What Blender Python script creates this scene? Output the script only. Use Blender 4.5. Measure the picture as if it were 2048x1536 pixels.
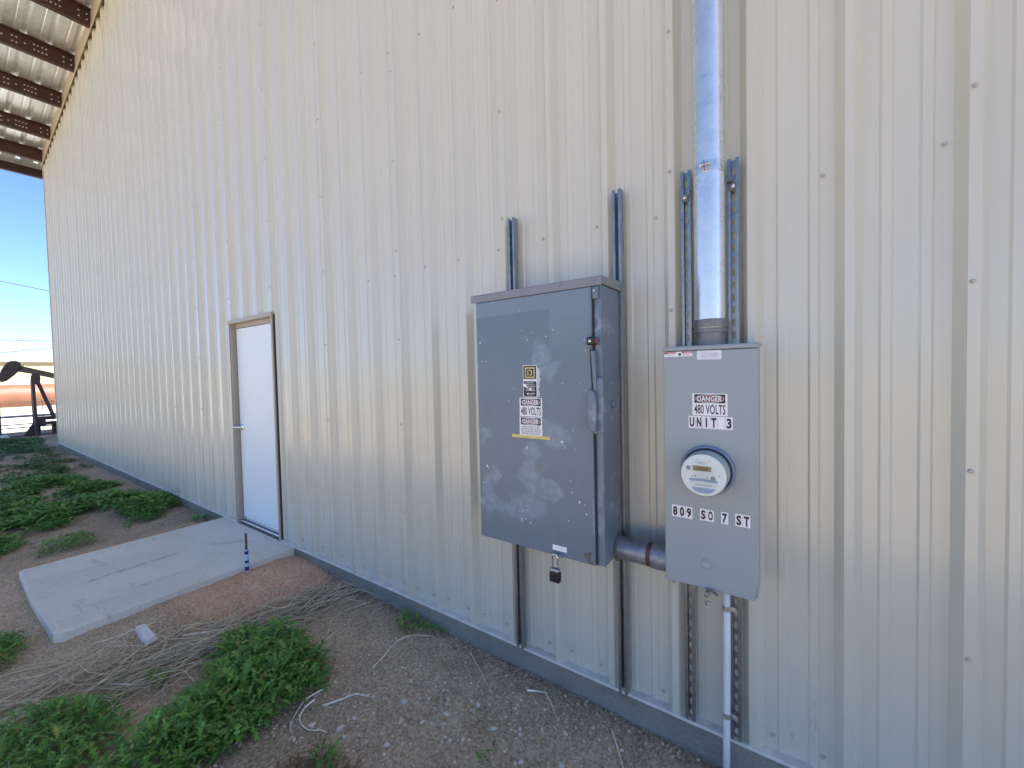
import bpy, bmesh, math, random
import numpy as np
from mathutils import Vector, Matrix

SC = bpy.context.scene
for _o in list(bpy.data.objects):
    bpy.data.objects.remove(_o)
COL = SC.collection
R = math.radians
rnd = random.Random(7)
NR = np.random.RandomState(11)

# ------------------------------------------------------------------ camera
CAM_D, CAM_H = 1.940, 1.582
F_PX, YAW, PITCH, ROLL = 814.06, R(34.821), R(1.72), R(-1.2735)
fwd = Vector((-math.sin(YAW)*math.cos(PITCH), math.cos(YAW)*math.cos(PITCH), -math.sin(PITCH)))
rt0 = Vector((math.cos(YAW), math.sin(YAW), 0))
up0 = rt0.cross(fwd)
rt = math.cos(ROLL)*rt0 + math.sin(ROLL)*up0
up = -math.sin(ROLL)*rt0 + math.cos(ROLL)*up0
cd = bpy.data.cameras.new('camera')
cam = bpy.data.objects.new('camera', cd); COL.objects.link(cam)
M = Matrix((rt, up, -fwd)).transposed().to_4x4()
M.translation = Vector((0, -CAM_D, CAM_H))
cam.matrix_world = M
cd.sensor_fit = 'HORIZONTAL'; cd.sensor_width = 36.0
cd.lens = F_PX/2048*36.0
cd.clip_start = 0.02; cd.clip_end = 3000
SC.camera = cam

# ------------------------------------------------------------------ sky, sun, exposure
SUN = Vector((0.76, 0.17, 1.0)).normalized()          # from the ground towards the sun
EL = math.asin(SUN.z); AZ = math.atan2(SUN.x, SUN.y)
w = bpy.data.worlds.new('World'); SC.world = w; w.use_nodes = True
nt = w.node_tree
bg = nt.nodes['Background']
sky = nt.nodes.new('ShaderNodeTexSky'); sky.sky_type = 'NISHITA'; sky.sun_disc = False
sky.sun_elevation = EL; sky.sun_rotation = AZ
sky.air_density = 0.75; sky.dust_density = 1.3; sky.ozone_density = 7.0; sky.altitude = 1000
nt.links.new(sky.outputs[0], bg.inputs[0]); bg.inputs[1].default_value = 0.092
sl = bpy.data.lights.new('sun', 'SUN'); sl.energy = 5.0; sl.angle = R(0.53); sl.color = (1.0, 0.955, 0.885)
so = bpy.data.objects.new('sun', sl); COL.objects.link(so)
so.rotation_euler = (-SUN).to_track_quat('-Z', 'Y').to_euler(); so.location = SUN*40
SC.view_settings.view_transform = 'Standard'; SC.view_settings.look = 'None'
SC.view_settings.gamma = 1.0; SC.view_settings.use_curve_mapping = False
SC.view_settings.exposure = 1.84
SC.cycles.use_denoising = True
SC.cycles.max_bounces = 10; SC.cycles.diffuse_bounces = 5

# ------------------------------------------------------------------ material helpers
def new_mat(name):
    m = bpy.data.materials.new(name); m.use_nodes = True
    return m, m.node_tree, m.node_tree.nodes['Principled BSDF']

def N(nt, typ, **kw):
    n = nt.nodes.new(typ)
    for k, v in kw.items():
        if k == 'inp':
            for kk, vv in v.items(): n.inputs[kk].default_value = vv
        else: setattr(n, k, v)
    return n

def ramp(nt, fac, stops):
    r = N(nt, 'ShaderNodeValToRGB')
    e = r.color_ramp.elements
    while len(e) < len(stops): e.new(0.5)
    for el, (p, c) in zip(e, stops):
        el.position = p; el.color = c if len(c) == 4 else (*c, 1)
    nt.links.new(fac, r.inputs[0]); return r.outputs[0]

def coords(nt, kind='Object', scale=(1, 1, 1), rot=(0, 0, 0)):
    t = N(nt, 'ShaderNodeTexCoord'); mp = N(nt, 'ShaderNodeMapping')
    mp.inputs['Scale'].default_value = scale; mp.inputs['Rotation'].default_value = rot
    nt.links.new(t.outputs[kind], mp.inputs[0]); return mp.outputs[0]

def noise(nt, vec, scale, detail=4, rough=0.55, dist=0.0):
    n = N(nt, 'ShaderNodeTexNoise', inp={'Scale': scale, 'Detail': detail, 'Roughness': rough, 'Distortion': dist})
    nt.links.new(vec, n.inputs['Vector']); return n.outputs[0]

def mixc(nt, fac, a, b, mode='MIX'):
    n = N(nt, 'ShaderNodeMix', data_type='RGBA', blend_type=mode)
    for s, v in ((n.inputs[0], fac), (n.inputs[6], a), (n.inputs[7], b)):
        if isinstance(v, (int, float)): s.default_value = v
        elif isinstance(v, (tuple, list)): s.default_value = (*v, 1) if len(v) == 3 else v
        else: nt.links.new(v, s)
    return n.outputs[2]

def math_(nt, op, a, b=None, clamp=False):
    n = N(nt, 'ShaderNodeMath', operation=op, use_clamp=clamp)
    for s, v in ((n.inputs[0], a), (n.inputs[1], b)):
        if v is None: continue
        if isinstance(v, (int, float)): s.default_value = v
        else: nt.links.new(v, s)
    return n.outputs[0]

def bump(nt, bsdf, h, strength, dist=0.01):
    b = N(nt, 'ShaderNodeBump', inp={'Strength': strength, 'Distance': dist})
    nt.links.new(h, b.inputs['Height']); nt.links.new(b.outputs[0], bsdf.inputs['Normal'])

def simple(name, col, rough=0.5, metal=0.0, var=0.12, scale=8.0, spec=0.5, bumps=0.0, bscale=60):
    m, nt, p = new_mat(name)
    v = coords(nt)
    n = noise(nt, v, scale, 5)
    c = ramp(nt, n, [(0.3, tuple(x*(1-var) for x in col)), (0.7, tuple(min(1, x*(1+var)) for x in col))])
    nt.links.new(c, p.inputs['Base Color'])
    p.inputs['Roughness'].default_value = rough; p.inputs['Metallic'].default_value = metal
    p.inputs['Specular IOR Level'].default_value = spec
    if bumps: bump(nt, p, noise(nt, v, bscale, 3), bumps, 0.004)
    return m

MAT = {}
def mk_siding():
    m, nt, p = new_mat('siding_paint')
    v = coords(nt, 'Object')
    n1 = noise(nt, v, 0.9, 3); 
    c = ramp(nt, n1, [(0.3, (0.585, 0.553, 0.455)), (0.7, (0.61, 0.578, 0.48))])
    # splash dirt low on the wall, in vertical speckles
    vs = coords(nt, 'Object', (38, 38, 9))
    n2 = noise(nt, vs, 1.0, 6, 0.75)
    sep = N(nt, 'ShaderNodeSeparateXYZ'); tc = N(nt, 'ShaderNodeTexCoord')
    nt.links.new(tc.outputs['Object'], sep.inputs[0])
    low = N(nt, 'ShaderNodeMapRange', inp={'From Min': 0.0, 'From Max': 0.45, 'To Min': 1.0, 'To Max': 0.0})
    nt.links.new(sep.outputs['Z'], low.inputs[0])
    n3 = noise(nt, v, 2.3, 3)
    d = math_(nt, 'MULTIPLY', math_(nt, 'MULTIPLY', low.outputs[0], ramp(nt, n2, [(0.56, (0, 0, 0)), (0.68, (1, 1, 1))])), ramp(nt, n3, [(0.5, (0, 0, 0)), (0.66, (1, 1, 1))]))
    c = mixc(nt, math_(nt, 'MULTIPLY', d, 0.55), c, (0.24, 0.17, 0.12))
    nt.links.new(c, p.inputs['Base Color'])
    p.inputs['Roughness'].default_value = 0.20
    p.inputs['Specular IOR Level'].default_value = 0.75
    va = coords(nt, 'Object', (1.0, 1.0, 0.35))
    h = math_(nt, 'ADD', noise(nt, va, 3.5, 2), math_(nt, 'MULTIPLY', noise(nt, v, 420, 1), 0.02))
    bump(nt, p, h, 0.09, 0.012)
    return m
MAT['siding'] = mk_siding()

def mk_concrete(name, a, b, stain=(0.20, 0.17, 0.14), stain_amt=0.5, streaks=()):
    m, nt, p = new_mat(name)
    v = coords(nt)
    n1 = noise(nt, v, 2.2, 6, 0.6); n2 = noise(nt, v, 70, 4, 0.7)
    c = ramp(nt, n1, [(0.3, a), (0.7, b)])
    c = mixc(nt, 0.25, c, ramp(nt, n2, [(0.35, (0.25, 0.25, 0.25)), (0.65, (0.75, 0.75, 0.75))]), 'OVERLAY')
    vs = coords(nt, 'Object', (0.7, 3.0, 3.0), (0, 0, 0.2))
    n3 = noise(nt, vs, 1.7, 7, 0.68, 0.6)
    c = mixc(nt, math_(nt, 'MULTIPLY', ramp(nt, n3, [(0.60, (0, 0, 0)), (0.70, (1, 1, 1))]), stain_amt), c, stain)
    if streaks:
        tc = N(nt, 'ShaderNodeTexCoord'); sep = N(nt, 'ShaderNodeSeparateXYZ'); nt.links.new(tc.outputs['Object'], sep.inputs[0])
        wob = math_(nt, 'MULTIPLY', math_(nt, 'SUBTRACT', noise(nt, v, 5.0, 5, 0.65), 0.5), 0.22)
        for (sx, sy, dx_, hw, hl, am) in streaks:
            u = math_(nt, 'ADD', math_(nt, 'SUBTRACT', math_(nt, 'SUBTRACT', sep.outputs['X'], sx), math_(nt, 'MULTIPLY', math_(nt, 'SUBTRACT', sep.outputs['Y'], sy), dx_)), wob)
            a1 = N(nt, 'ShaderNodeMapRange', interpolation_type='SMOOTHSTEP', inp={'From Min': 0.0, 'From Max': hw, 'To Min': 1.0, 'To Max': 0.0}); nt.links.new(math_(nt, 'ABSOLUTE', u), a1.inputs[0])
            a2 = N(nt, 'ShaderNodeMapRange', interpolation_type='SMOOTHSTEP', inp={'From Min': hl*.5, 'From Max': hl, 'To Min': 1.0, 'To Max': 0.0}); nt.links.new(math_(nt, 'ABSOLUTE', math_(nt, 'SUBTRACT', sep.outputs['Y'], sy)), a2.inputs[0])
            mk = math_(nt, 'MULTIPLY', math_(nt, 'MULTIPLY', a1.outputs[0], a2.outputs[0]), ramp(nt, noise(nt, v, 22, 4, 0.6), [(0.35, (0.2,)*3), (0.6, (1, 1, 1))]))
            c = mixc(nt, math_(nt, 'MULTIPLY', mk, am), c, stain)
    nt.links.new(c, p.inputs['Base Color']); p.inputs['Roughness'].default_value = 0.85
    p.inputs['Specular IOR Level'].default_value = 0.25
    bump(nt, p, math_(nt, 'ADD', n2, math_(nt, 'MULTIPLY', n1, 1.5)), 0.35, 0.004)
    return m
MAT['slab'] = mk_concrete('slab_concrete', (0.61, 0.56, 0.47), (0.70, 0.65, 0.56), (0.30, 0.27, 0.235), 0.7, [(-4.62, -1.0, -.05, .045, .42, .75), (-4.15, -.95, .1, .03, .22, .45), (-4.45, -.30, .9, .05, .16, .5), (-4.9, -1.2, 0, .03, .2, .35), (-4.1, -1.3, .2, .05, .15, .3)])
MAT['foundation'] = mk_concrete('foundation_concrete', (0.20, 0.18, 0.155), (0.30, 0.27, 0.23), (0.15, 0.115, 0.085), 0.6)

def mk_galv(name, col, rough, scale=90, var=0.18, metal=0.85):
    m, nt, p = new_mat(name)
    v = coords(nt)
    vo = N(nt, 'ShaderNodeTexVoronoi', inp={'Scale': scale}); nt.links.new(v, vo.inputs['Vector'])
    n = noise(nt, v, 14, 5, 0.65)
    f = math_(nt, 'ADD', math_(nt, 'MULTIPLY', n, 0.75), math_(nt, 'MULTIPLY', vo.outputs['Color'], 0.25))
    c = ramp(nt, f, [(0.3, tuple(x*(1-var) for x in col)), (0.7, tuple(min(1, x*(1+var)) for x in col))])
    nt.links.new(c, p.inputs['Base Color']); p.inputs['Metallic'].default_value = metal
    rr = ramp(nt, n, [(0.3, (rough-.06,)*3), (0.7, (rough+.1,)*3)])
    nt.links.new(rr, p.inputs['Roughness'])
    return m
MAT['galv'] = mk_galv('galvanised_strut', (0.30, 0.315, 0.325), 0.36)
MAT['pipe'] = mk_galv('galvanised_pipe', (0.68, 0.71, 0.71), 0.29, 60, 0.06, 0.74)
MAT['hub'] = mk_galv('cast_hub', (0.17, 0.175, 0.185), 0.45, 50, 0.2, 0.5)
MAT['nipple'] = mk_galv('old_nipple', (0.26, 0.275, 0.30), 0.45, 50, 0.3, 0.55)
MAT['zinc'] = mk_galv('zinc_bolt', (0.62, 0.62, 0.60), 0.28)
MAT['galvalume'] = mk_galv('galvalume_roof', (0.72, 0.74, 0.73), 0.36, 50, 0.12)
MAT['chrome'] = simple('chrome', (0.8, 0.8, 0.8), 0.15, 1.0, 0.02)
MAT['alu'] = simple('aluminium_sweep', (0.75, 0.76, 0.78), 0.3, 0.9, 0.04)
MAT['trim'] = simple('trim_tan', (0.46, 0.39, 0.29), 0.42, 0, 0.05, 2)
MAT['frame'] = simple('door_frame_tan', (0.40, 0.34, 0.265), 0.45, 0, 0.05, 2)
MAT['basetrim'] = simple('base_trim', (0.66, 0.61, 0.53), 0.45, 0, 0.14, 18)
MAT['doorwhite'] = simple('door_white', (0.76, 0.79, 0.80), 0.42, 0, 0.015, 3, 0.4, 0.05, 300)
MAT['red_steel'] = simple('red_oxide_steel', (0.040, 0.015, 0.011), 0.55, 0, 0.3, 4)
MAT['black'] = simple('black_plastic', (0.012, 0.012, 0.013), 0.4, 0, 0.1)
MAT['rubber'] = simple('dark_gap', (0.03, 0.03, 0.035), 0.7, 0, 0.1)
MAT['white'] = simple('sticker_white', (0.80, 0.80, 0.79), 0.45, 0, 0.02)
MAT['ink'] = simple('ink_black', (0.010, 0.010, 0.011), 0.45, 0, 0.05)
MAT['danger_red'] = simple('danger_red', (0.17, 0.022, 0.035), 0.45, 0, 0.15, 60)
MAT['safety_red'] = simple('safety_red', (0.50, 0.07, 0.08), 0.45, 0, 0.1, 60)
MAT['yellow'] = simple('sticker_yellow', (0.75, 0.60, 0.14), 0.45, 0, 0.08, 30)
MAT['gold'] = simple('print_gold', (0.62, 0.50, 0.22), 0.45, 0, 0.06, 40)
MAT['silver'] = simple('foil_label', (0.62, 0.63, 0.66), 0.38, 0.35, 0.1, 60)
MAT['grey_print'] = simple('print_grey', (0.36, 0.36, 0.38), 0.5, 0, 0.1, 60)
MAT['lavender'] = simple('print_blue', (0.36, 0.42, 0.66), 0.5, 0, 0.06, 60)
MAT['lcd'] = simple('display_tan', (0.38, 0.28, 0.14), 0.35, 0, 0.06, 40)
MAT['lcd_ink'] = simple('display_segment', (0.20, 0.13, 0.05), 0.4, 0, 0.06, 40)
MAT['meter_face'] = simple('meter_face', (0.90, 0.89, 0.86), 0.5, 0, 0.02)
MAT['meter_base'] = simple('meter_drum', (0.33, 0.39, 0.39), 0.4, 0, 0.1)
MAT['pvc'] = simple('pvc_white', (0.70, 0.71, 0.75), 0.4, 0, 0.04, 14)
MAT['lock_body'] = simple('lock_black', (0.014, 0.014, 0.016), 0.45, 0, 0.2)
MAT['rust'] = simple('rust', (0.12, 0.045, 0.025), 0.75, 0, 0.4, 30)
MAT['screw'] = simple('screw_painted', (0.44, 0.42, 0.37), 0.40, 0.2, 0.1, 50)
MAT['rod'] = simple('rod_steel', (0.075, 0.065, 0.06), 0.55, 0.4, 0.3, 30)
MAT['tape_blue'] = simple('tape_navy', (0.012, 0.018, 0.16), 0.4, 0, 0.1)
MAT['tape_light'] = simple('tape_pale_blue', (0.42, 0.58, 0.80), 0.4, 0, 0.06)
MAT['wedge'] = simple('grey_wood', (0.66, 0.62, 0.56), 0.8, 0, 0.15, 40, 0.2, 0.4, 120)
MAT['stick'] = simple('bleached_stem', (0.74, 0.65, 0.50), 0.7, 0, 0.2, 30, 0.25)
MAT['stone'] = simple('pale_stone', (0.66, 0.57, 0.45), 0.85, 0, 0.3, 12, 0.2, 0.5, 60)
MAT['glass_black'] = simple('bottle_shard', (0.02, 0.02, 0.03), 0.15, 0, 0.1)

DIS_LOC = (-1.015, -0.073, 0.722)
def mk_box_paint(name, base, faded, amt, patches, rusty):
    patches = [(a-DIS_LOC[0], b-DIS_LOC[2], c, d) for a, b, c, d in patches]
    if rusty: rusty = (rusty[0]-DIS_LOC[0], rusty[1]-DIS_LOC[2], rusty[2], rusty[3])
    m, nt, p = new_mat(name)
    tc = N(nt, 'ShaderNodeTexCoord'); v = tc.outputs['Object']
    sep = N(nt, 'ShaderNodeSeparateXYZ'); nt.links.new(v, sep.inputs[0])
    nd = noise(nt, v, 9, 5, 0.6)
    nw = N(nt, 'ShaderNodeTexNoise', inp={'Scale': 11, 'Detail': 4}); nt.links.new(v, nw.inputs['Vector'])
    sw = N(nt, 'ShaderNodeSeparateColor'); nt.links.new(nw.outputs['Color'], sw.inputs[0])
    wx = math_(nt, 'ADD', sep.outputs['X'], math_(nt, 'MULTIPLY', math_(nt, 'SUBTRACT', sw.outputs[0], 0.5), 0.16))
    wz = math_(nt, 'ADD', sep.outputs['Z'], math_(nt, 'MULTIPLY', math_(nt, 'SUBTRACT', sw.outputs[1], 0.5), 0.16))
    acc = None
    for (px, pz, rx, rz) in patches:
        dx = math_(nt, 'DIVIDE', math_(nt, 'SUBTRACT', wx, px), rx); dz = math_(nt, 'DIVIDE', math_(nt, 'SUBTRACT', wz, pz), rz)
        q = math_(nt, 'ADD', math_(nt, 'MULTIPLY', dx, dx), math_(nt, 'MULTIPLY', dz, dz))
        mr = N(nt, 'ShaderNodeMapRange', interpolation_type='SMOOTHSTEP', inp={'From Min': 0.25, 'From Max': 1.15, 'To Min': 1.0, 'To Max': 0.0})
        nt.links.new(q, mr.inputs[0])
        acc = mr.outputs[0] if acc is None else math_(nt, 'MAXIMUM', acc, mr.outputs[0])
    c = ramp(nt, nd, [(0.3, tuple(x*0.94 for x in base)), (0.7, tuple(x*1.06 for x in base))])
    if amt == 0.45:  # lighter top and right band: a reflection painted into the door colour
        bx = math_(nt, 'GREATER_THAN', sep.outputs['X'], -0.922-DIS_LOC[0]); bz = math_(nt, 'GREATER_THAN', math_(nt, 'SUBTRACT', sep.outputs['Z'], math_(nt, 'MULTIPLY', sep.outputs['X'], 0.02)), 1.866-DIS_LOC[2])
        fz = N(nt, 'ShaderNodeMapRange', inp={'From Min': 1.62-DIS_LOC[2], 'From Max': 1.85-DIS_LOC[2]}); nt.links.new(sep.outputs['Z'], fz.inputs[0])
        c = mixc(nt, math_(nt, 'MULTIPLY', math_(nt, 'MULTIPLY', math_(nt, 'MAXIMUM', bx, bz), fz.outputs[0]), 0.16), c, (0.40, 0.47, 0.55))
    if acc is not None:
        st = noise(nt, v, 26, 5, 0.65)
        c = mixc(nt, math_(nt, 'MULTIPLY', math_(nt, 'MULTIPLY', acc, ramp(nt, st, [(0.3, (0.1,)*3), (0.7, (1, 1, 1))])), amt), c, faded)
        ch = noise(nt, v, 55, 2, 0.5)
        near = noise(nt, v, 3.1, 2)
        cm = math_(nt, 'MULTIPLY', ramp(nt, ch, [(0.735, (0, 0, 0)), (0.755, (1, 1, 1))]), ramp(nt, near, [(0.46, (0, 0, 0)), (0.56, (1, 1, 1))]))
        c = mixc(nt, math_(nt, 'MULTIPLY', cm, 0.8), c, (0.62, 0.64, 0.67))
    if rusty:
        dx = math_(nt, 'DIVIDE', math_(nt, 'SUBTRACT', wx, rusty[0]), rusty[2]); dz = math_(nt, 'DIVIDE', math_(nt, 'SUBTRACT', wz, rusty[1]), rusty[3])
        q = math_(nt, 'ADD', math_(nt, 'MULTIPLY', dx, dx), math_(nt, 'MULTIPLY', dz, dz))
        c = mixc(nt, ramp(nt, q, [(0.7, (1, 1, 1)), (1.0, (0, 0, 0))]), c, (0.13, 0.10, 0.08))
    nt.links.new(c, p.inputs['Base Color'])
    p.inputs['Roughness'].default_value = 0.36
    p.inputs['Specular IOR Level'].default_value = 0.5
    bump(nt, p, math_(nt, 'ADD', noise(nt, v, 4, 2), math_(nt, 'MULTIPLY', noise(nt, v, 350, 1), 0.03)), 0.08, 0.01)
    return m
PATCH = [(-1.045, 1.195, .05, .06), (-1.03, 1.075, .075, .10), (-0.955, 1.035, .10, .05), (-1.05, .93, .13, .09), (-1.30, .94, .06, .10),
         (-1.27, 1.04, .05, .05), (-0.90, 1.29, .09, .075), (-1.31, 1.26, .06, .05), (-1.19, .90, .08, .05), (-0.93, 1.58, .05, .04), (-0.98, 1.65, .05, .07)]
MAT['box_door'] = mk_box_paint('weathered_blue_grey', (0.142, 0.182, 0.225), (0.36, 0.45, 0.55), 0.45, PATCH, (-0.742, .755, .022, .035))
MAT['box_body'] = mk_box_paint('blue_grey_enamel', (0.142, 0.182, 0.225), (0.36, 0.40, 0.44), 0.6, [(-0.70, .98, .03, .16), (-0.70, 1.75, .02, .1), (-0.69, 1.4, .02, .05)], None)
MAT['box_lid'] = mk_box_paint('lid_grey', (0.22, 0.22, 0.23), (0.1, 0.09, 0.08), 0.6, [(-0.85, 1.97, .02, .02), (-0.72, 1.97, .01, .02)], None)
MAT['meter_box'] = simple('meter_box_grey', (0.30, 0.34, 0.35), 0.38, 0, 0.04, 3, 0.5)
MAT['meter_ring'] = simple('ring_blue_grey', (0.17, 0.215, 0.29), 0.35, 0, 0.05)

def mk_glass():
    m, nt, p = new_mat('meter_glass')
    p.inputs['Base Color'].default_value = (0.95, 0.98, 0.97, 1); p.inputs['Roughness'].default_value = 0.03
    p.inputs['Transmission Weight'].default_value = 1.0; p.inputs['IOR'].default_value = 1.12
    return m
MAT['glass'] = mk_glass()

def mk_leaf(name, dark, light):
    m, nt, p = new_mat(name)
    a = N(nt, 'ShaderNodeAttribute', attribute_name='tint')
    c = ramp(nt, a.outputs['Fac'], [(0.0, dark), (0.55, tuple((x+y)/2 for x, y in zip(dark, light))), (0.96, light)]+([(1.0, (0.42, 0.36, 0.10))] if name == 'weed_leaf' else []))
    nt.links.new(c, p.inputs['Base Color']); p.inputs['Roughness'].default_value = 0.5
    p.inputs['Specular IOR Level'].default_value = 0.3
    tr = N(nt, 'ShaderNodeBsdfTranslucent'); nt.links.new(c, tr.inputs[0])
    mx = N(nt, 'ShaderNodeMixShader', inp={0: 0.3}); out = nt.nodes['Material Output']
    nt.links.new(p.outputs[0], mx.inputs[1]); nt.links.new(tr.outputs[0], mx.inputs[2]); nt.links.new(mx.outputs[0], out.inputs[0])
    return m
MAT['leaf'] = mk_leaf('weed_leaf', (0.045, 0.125, 0.030), (0.28, 0.52, 0.10))
MAT['grass'] = mk_leaf('grass_blade', (0.05, 0.11, 0.035), (0.22, 0.34, 0.11))
MAT['straw'] = mk_leaf('dry_straw', (0.44, 0.34, 0.21), (0.96, 0.84, 0.60))
MAT['gravel'] = mk_leaf('gravel_stone', (0.34, 0.265, 0.185), (0.86, 0.74, 0.58))
MAT['brownleaf'] = mk_leaf('brown_foliage', (0.13, 0.085, 0.05), (0.34, 0.23, 0.13))

def mk_ground():
    m, nt, p = new_mat('soil')
    at = N(nt, 'ShaderNodeAttribute', attribute_name='soil')
    sp = N(nt, 'ShaderNodeSeparateColor'); nt.links.new(at.outputs['Color'], sp.inputs[0])
    v = coords(nt, 'Object')
    n1 = noise(nt, v, 5, 6, 0.65); n2 = noise(nt, v, 60, 6, 0.75); n3 = noise(nt, v, 260, 3, 0.7)
    soil = ramp(nt, n1, [(0.25, (0.40, 0.29, 0.18)), (0.5, (0.53, 0.395, 0.255)), (0.78, (0.63, 0.48, 0.32))])
    red = ramp(nt, n1, [(0.25, (0.62, 0.34, 0.205)), (0.75, (0.80, 0.49, 0.32))])
    pale = ramp(nt, n2, [(0.3, (0.21, 0.16, 0.11)), (0.7, (0.40, 0.32, 0.225))])
    far = ramp(nt, n1, [(0.3, (0.31, 0.27, 0.20)), (0.7, (0.42, 0.37, 0.28))])
    c = mixc(nt, sp.outputs[0], soil, red); c = mixc(nt, sp.outputs[1], c, pale); c = mixc(nt, sp.outputs[2], c, far)
    c = mixc(nt, at.outputs['Alpha'], c, ramp(nt, n2, [(0.3, (0.15, 0.11, 0.075)), (0.7, (0.30, 0.23, 0.165))]))
    c = mixc(nt, 0.8, c, ramp(nt, n2, [(0.32, (0.10,)*3), (0.68, (0.86,)*3)]), 'OVERLAY')
    vo = N(nt, 'ShaderNodeTexVoronoi', inp={'Scale': 110.0, 'Randomness': 1.0}); nt.links.new(v, vo.inputs['Vector'])
    sc = N(nt, 'ShaderNodeSeparateColor'); nt.links.new(vo.outputs['Color'], sc.inputs[0])
    peb = math_(nt, 'MULTIPLY', ramp(nt, vo.outputs['Distance'], [(0.22, (1, 1, 1)), (0.34, (0, 0, 0))]), ramp(nt, sc.outputs[0], [(0.70, (0, 0, 0)), (0.76, (1, 1, 1))]))
    peb = math_(nt, 'MULTIPLY', peb, math_(nt, 'SUBTRACT', 1.0, sp.outputs[2]))
    c = mixc(nt, math_(nt, 'MULTIPLY', peb, 0.7), c, mixc(nt, sc.outputs[1], (0.40, 0.33, 0.26), (0.80, 0.71, 0.60)))
    nt.links.new(c, p.inputs['Base Color']); p.inputs['Roughness'].default_value = 0.95; p.inputs['Specular IOR Level'].default_value = 0.12
    h = math_(nt, 'ADD', math_(nt, 'ADD', n2, math_(nt, 'MULTIPLY', n3, 0.4)), math_(nt, 'MULTIPLY', peb, 0.5))
    bump(nt, p, h, 0.8, 0.014)
    return m
MAT['ground'] = mk_ground()

# ------------------------------------------------------------------ object helpers
def tag(o, label, cat, group=None, kind=None):
    o['label'] = label
    if cat: o['category'] = cat
    if group: o['group'] = group
    if kind: o['kind'] = kind
    return o

def empty(name, loc=(0, 0, 0), label=None, cat=None, group=None):
    o = bpy.data.objects.new(name, None); COL.objects.link(o); o.location = loc; o.empty_display_size = 0.05
    if label: tag(o, label, cat, group)
    return o

def wpos(o):
    p = Vector((0, 0, 0))
    while o is not None:
        p += Vector(o.location); o = o.parent
    return p

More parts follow.
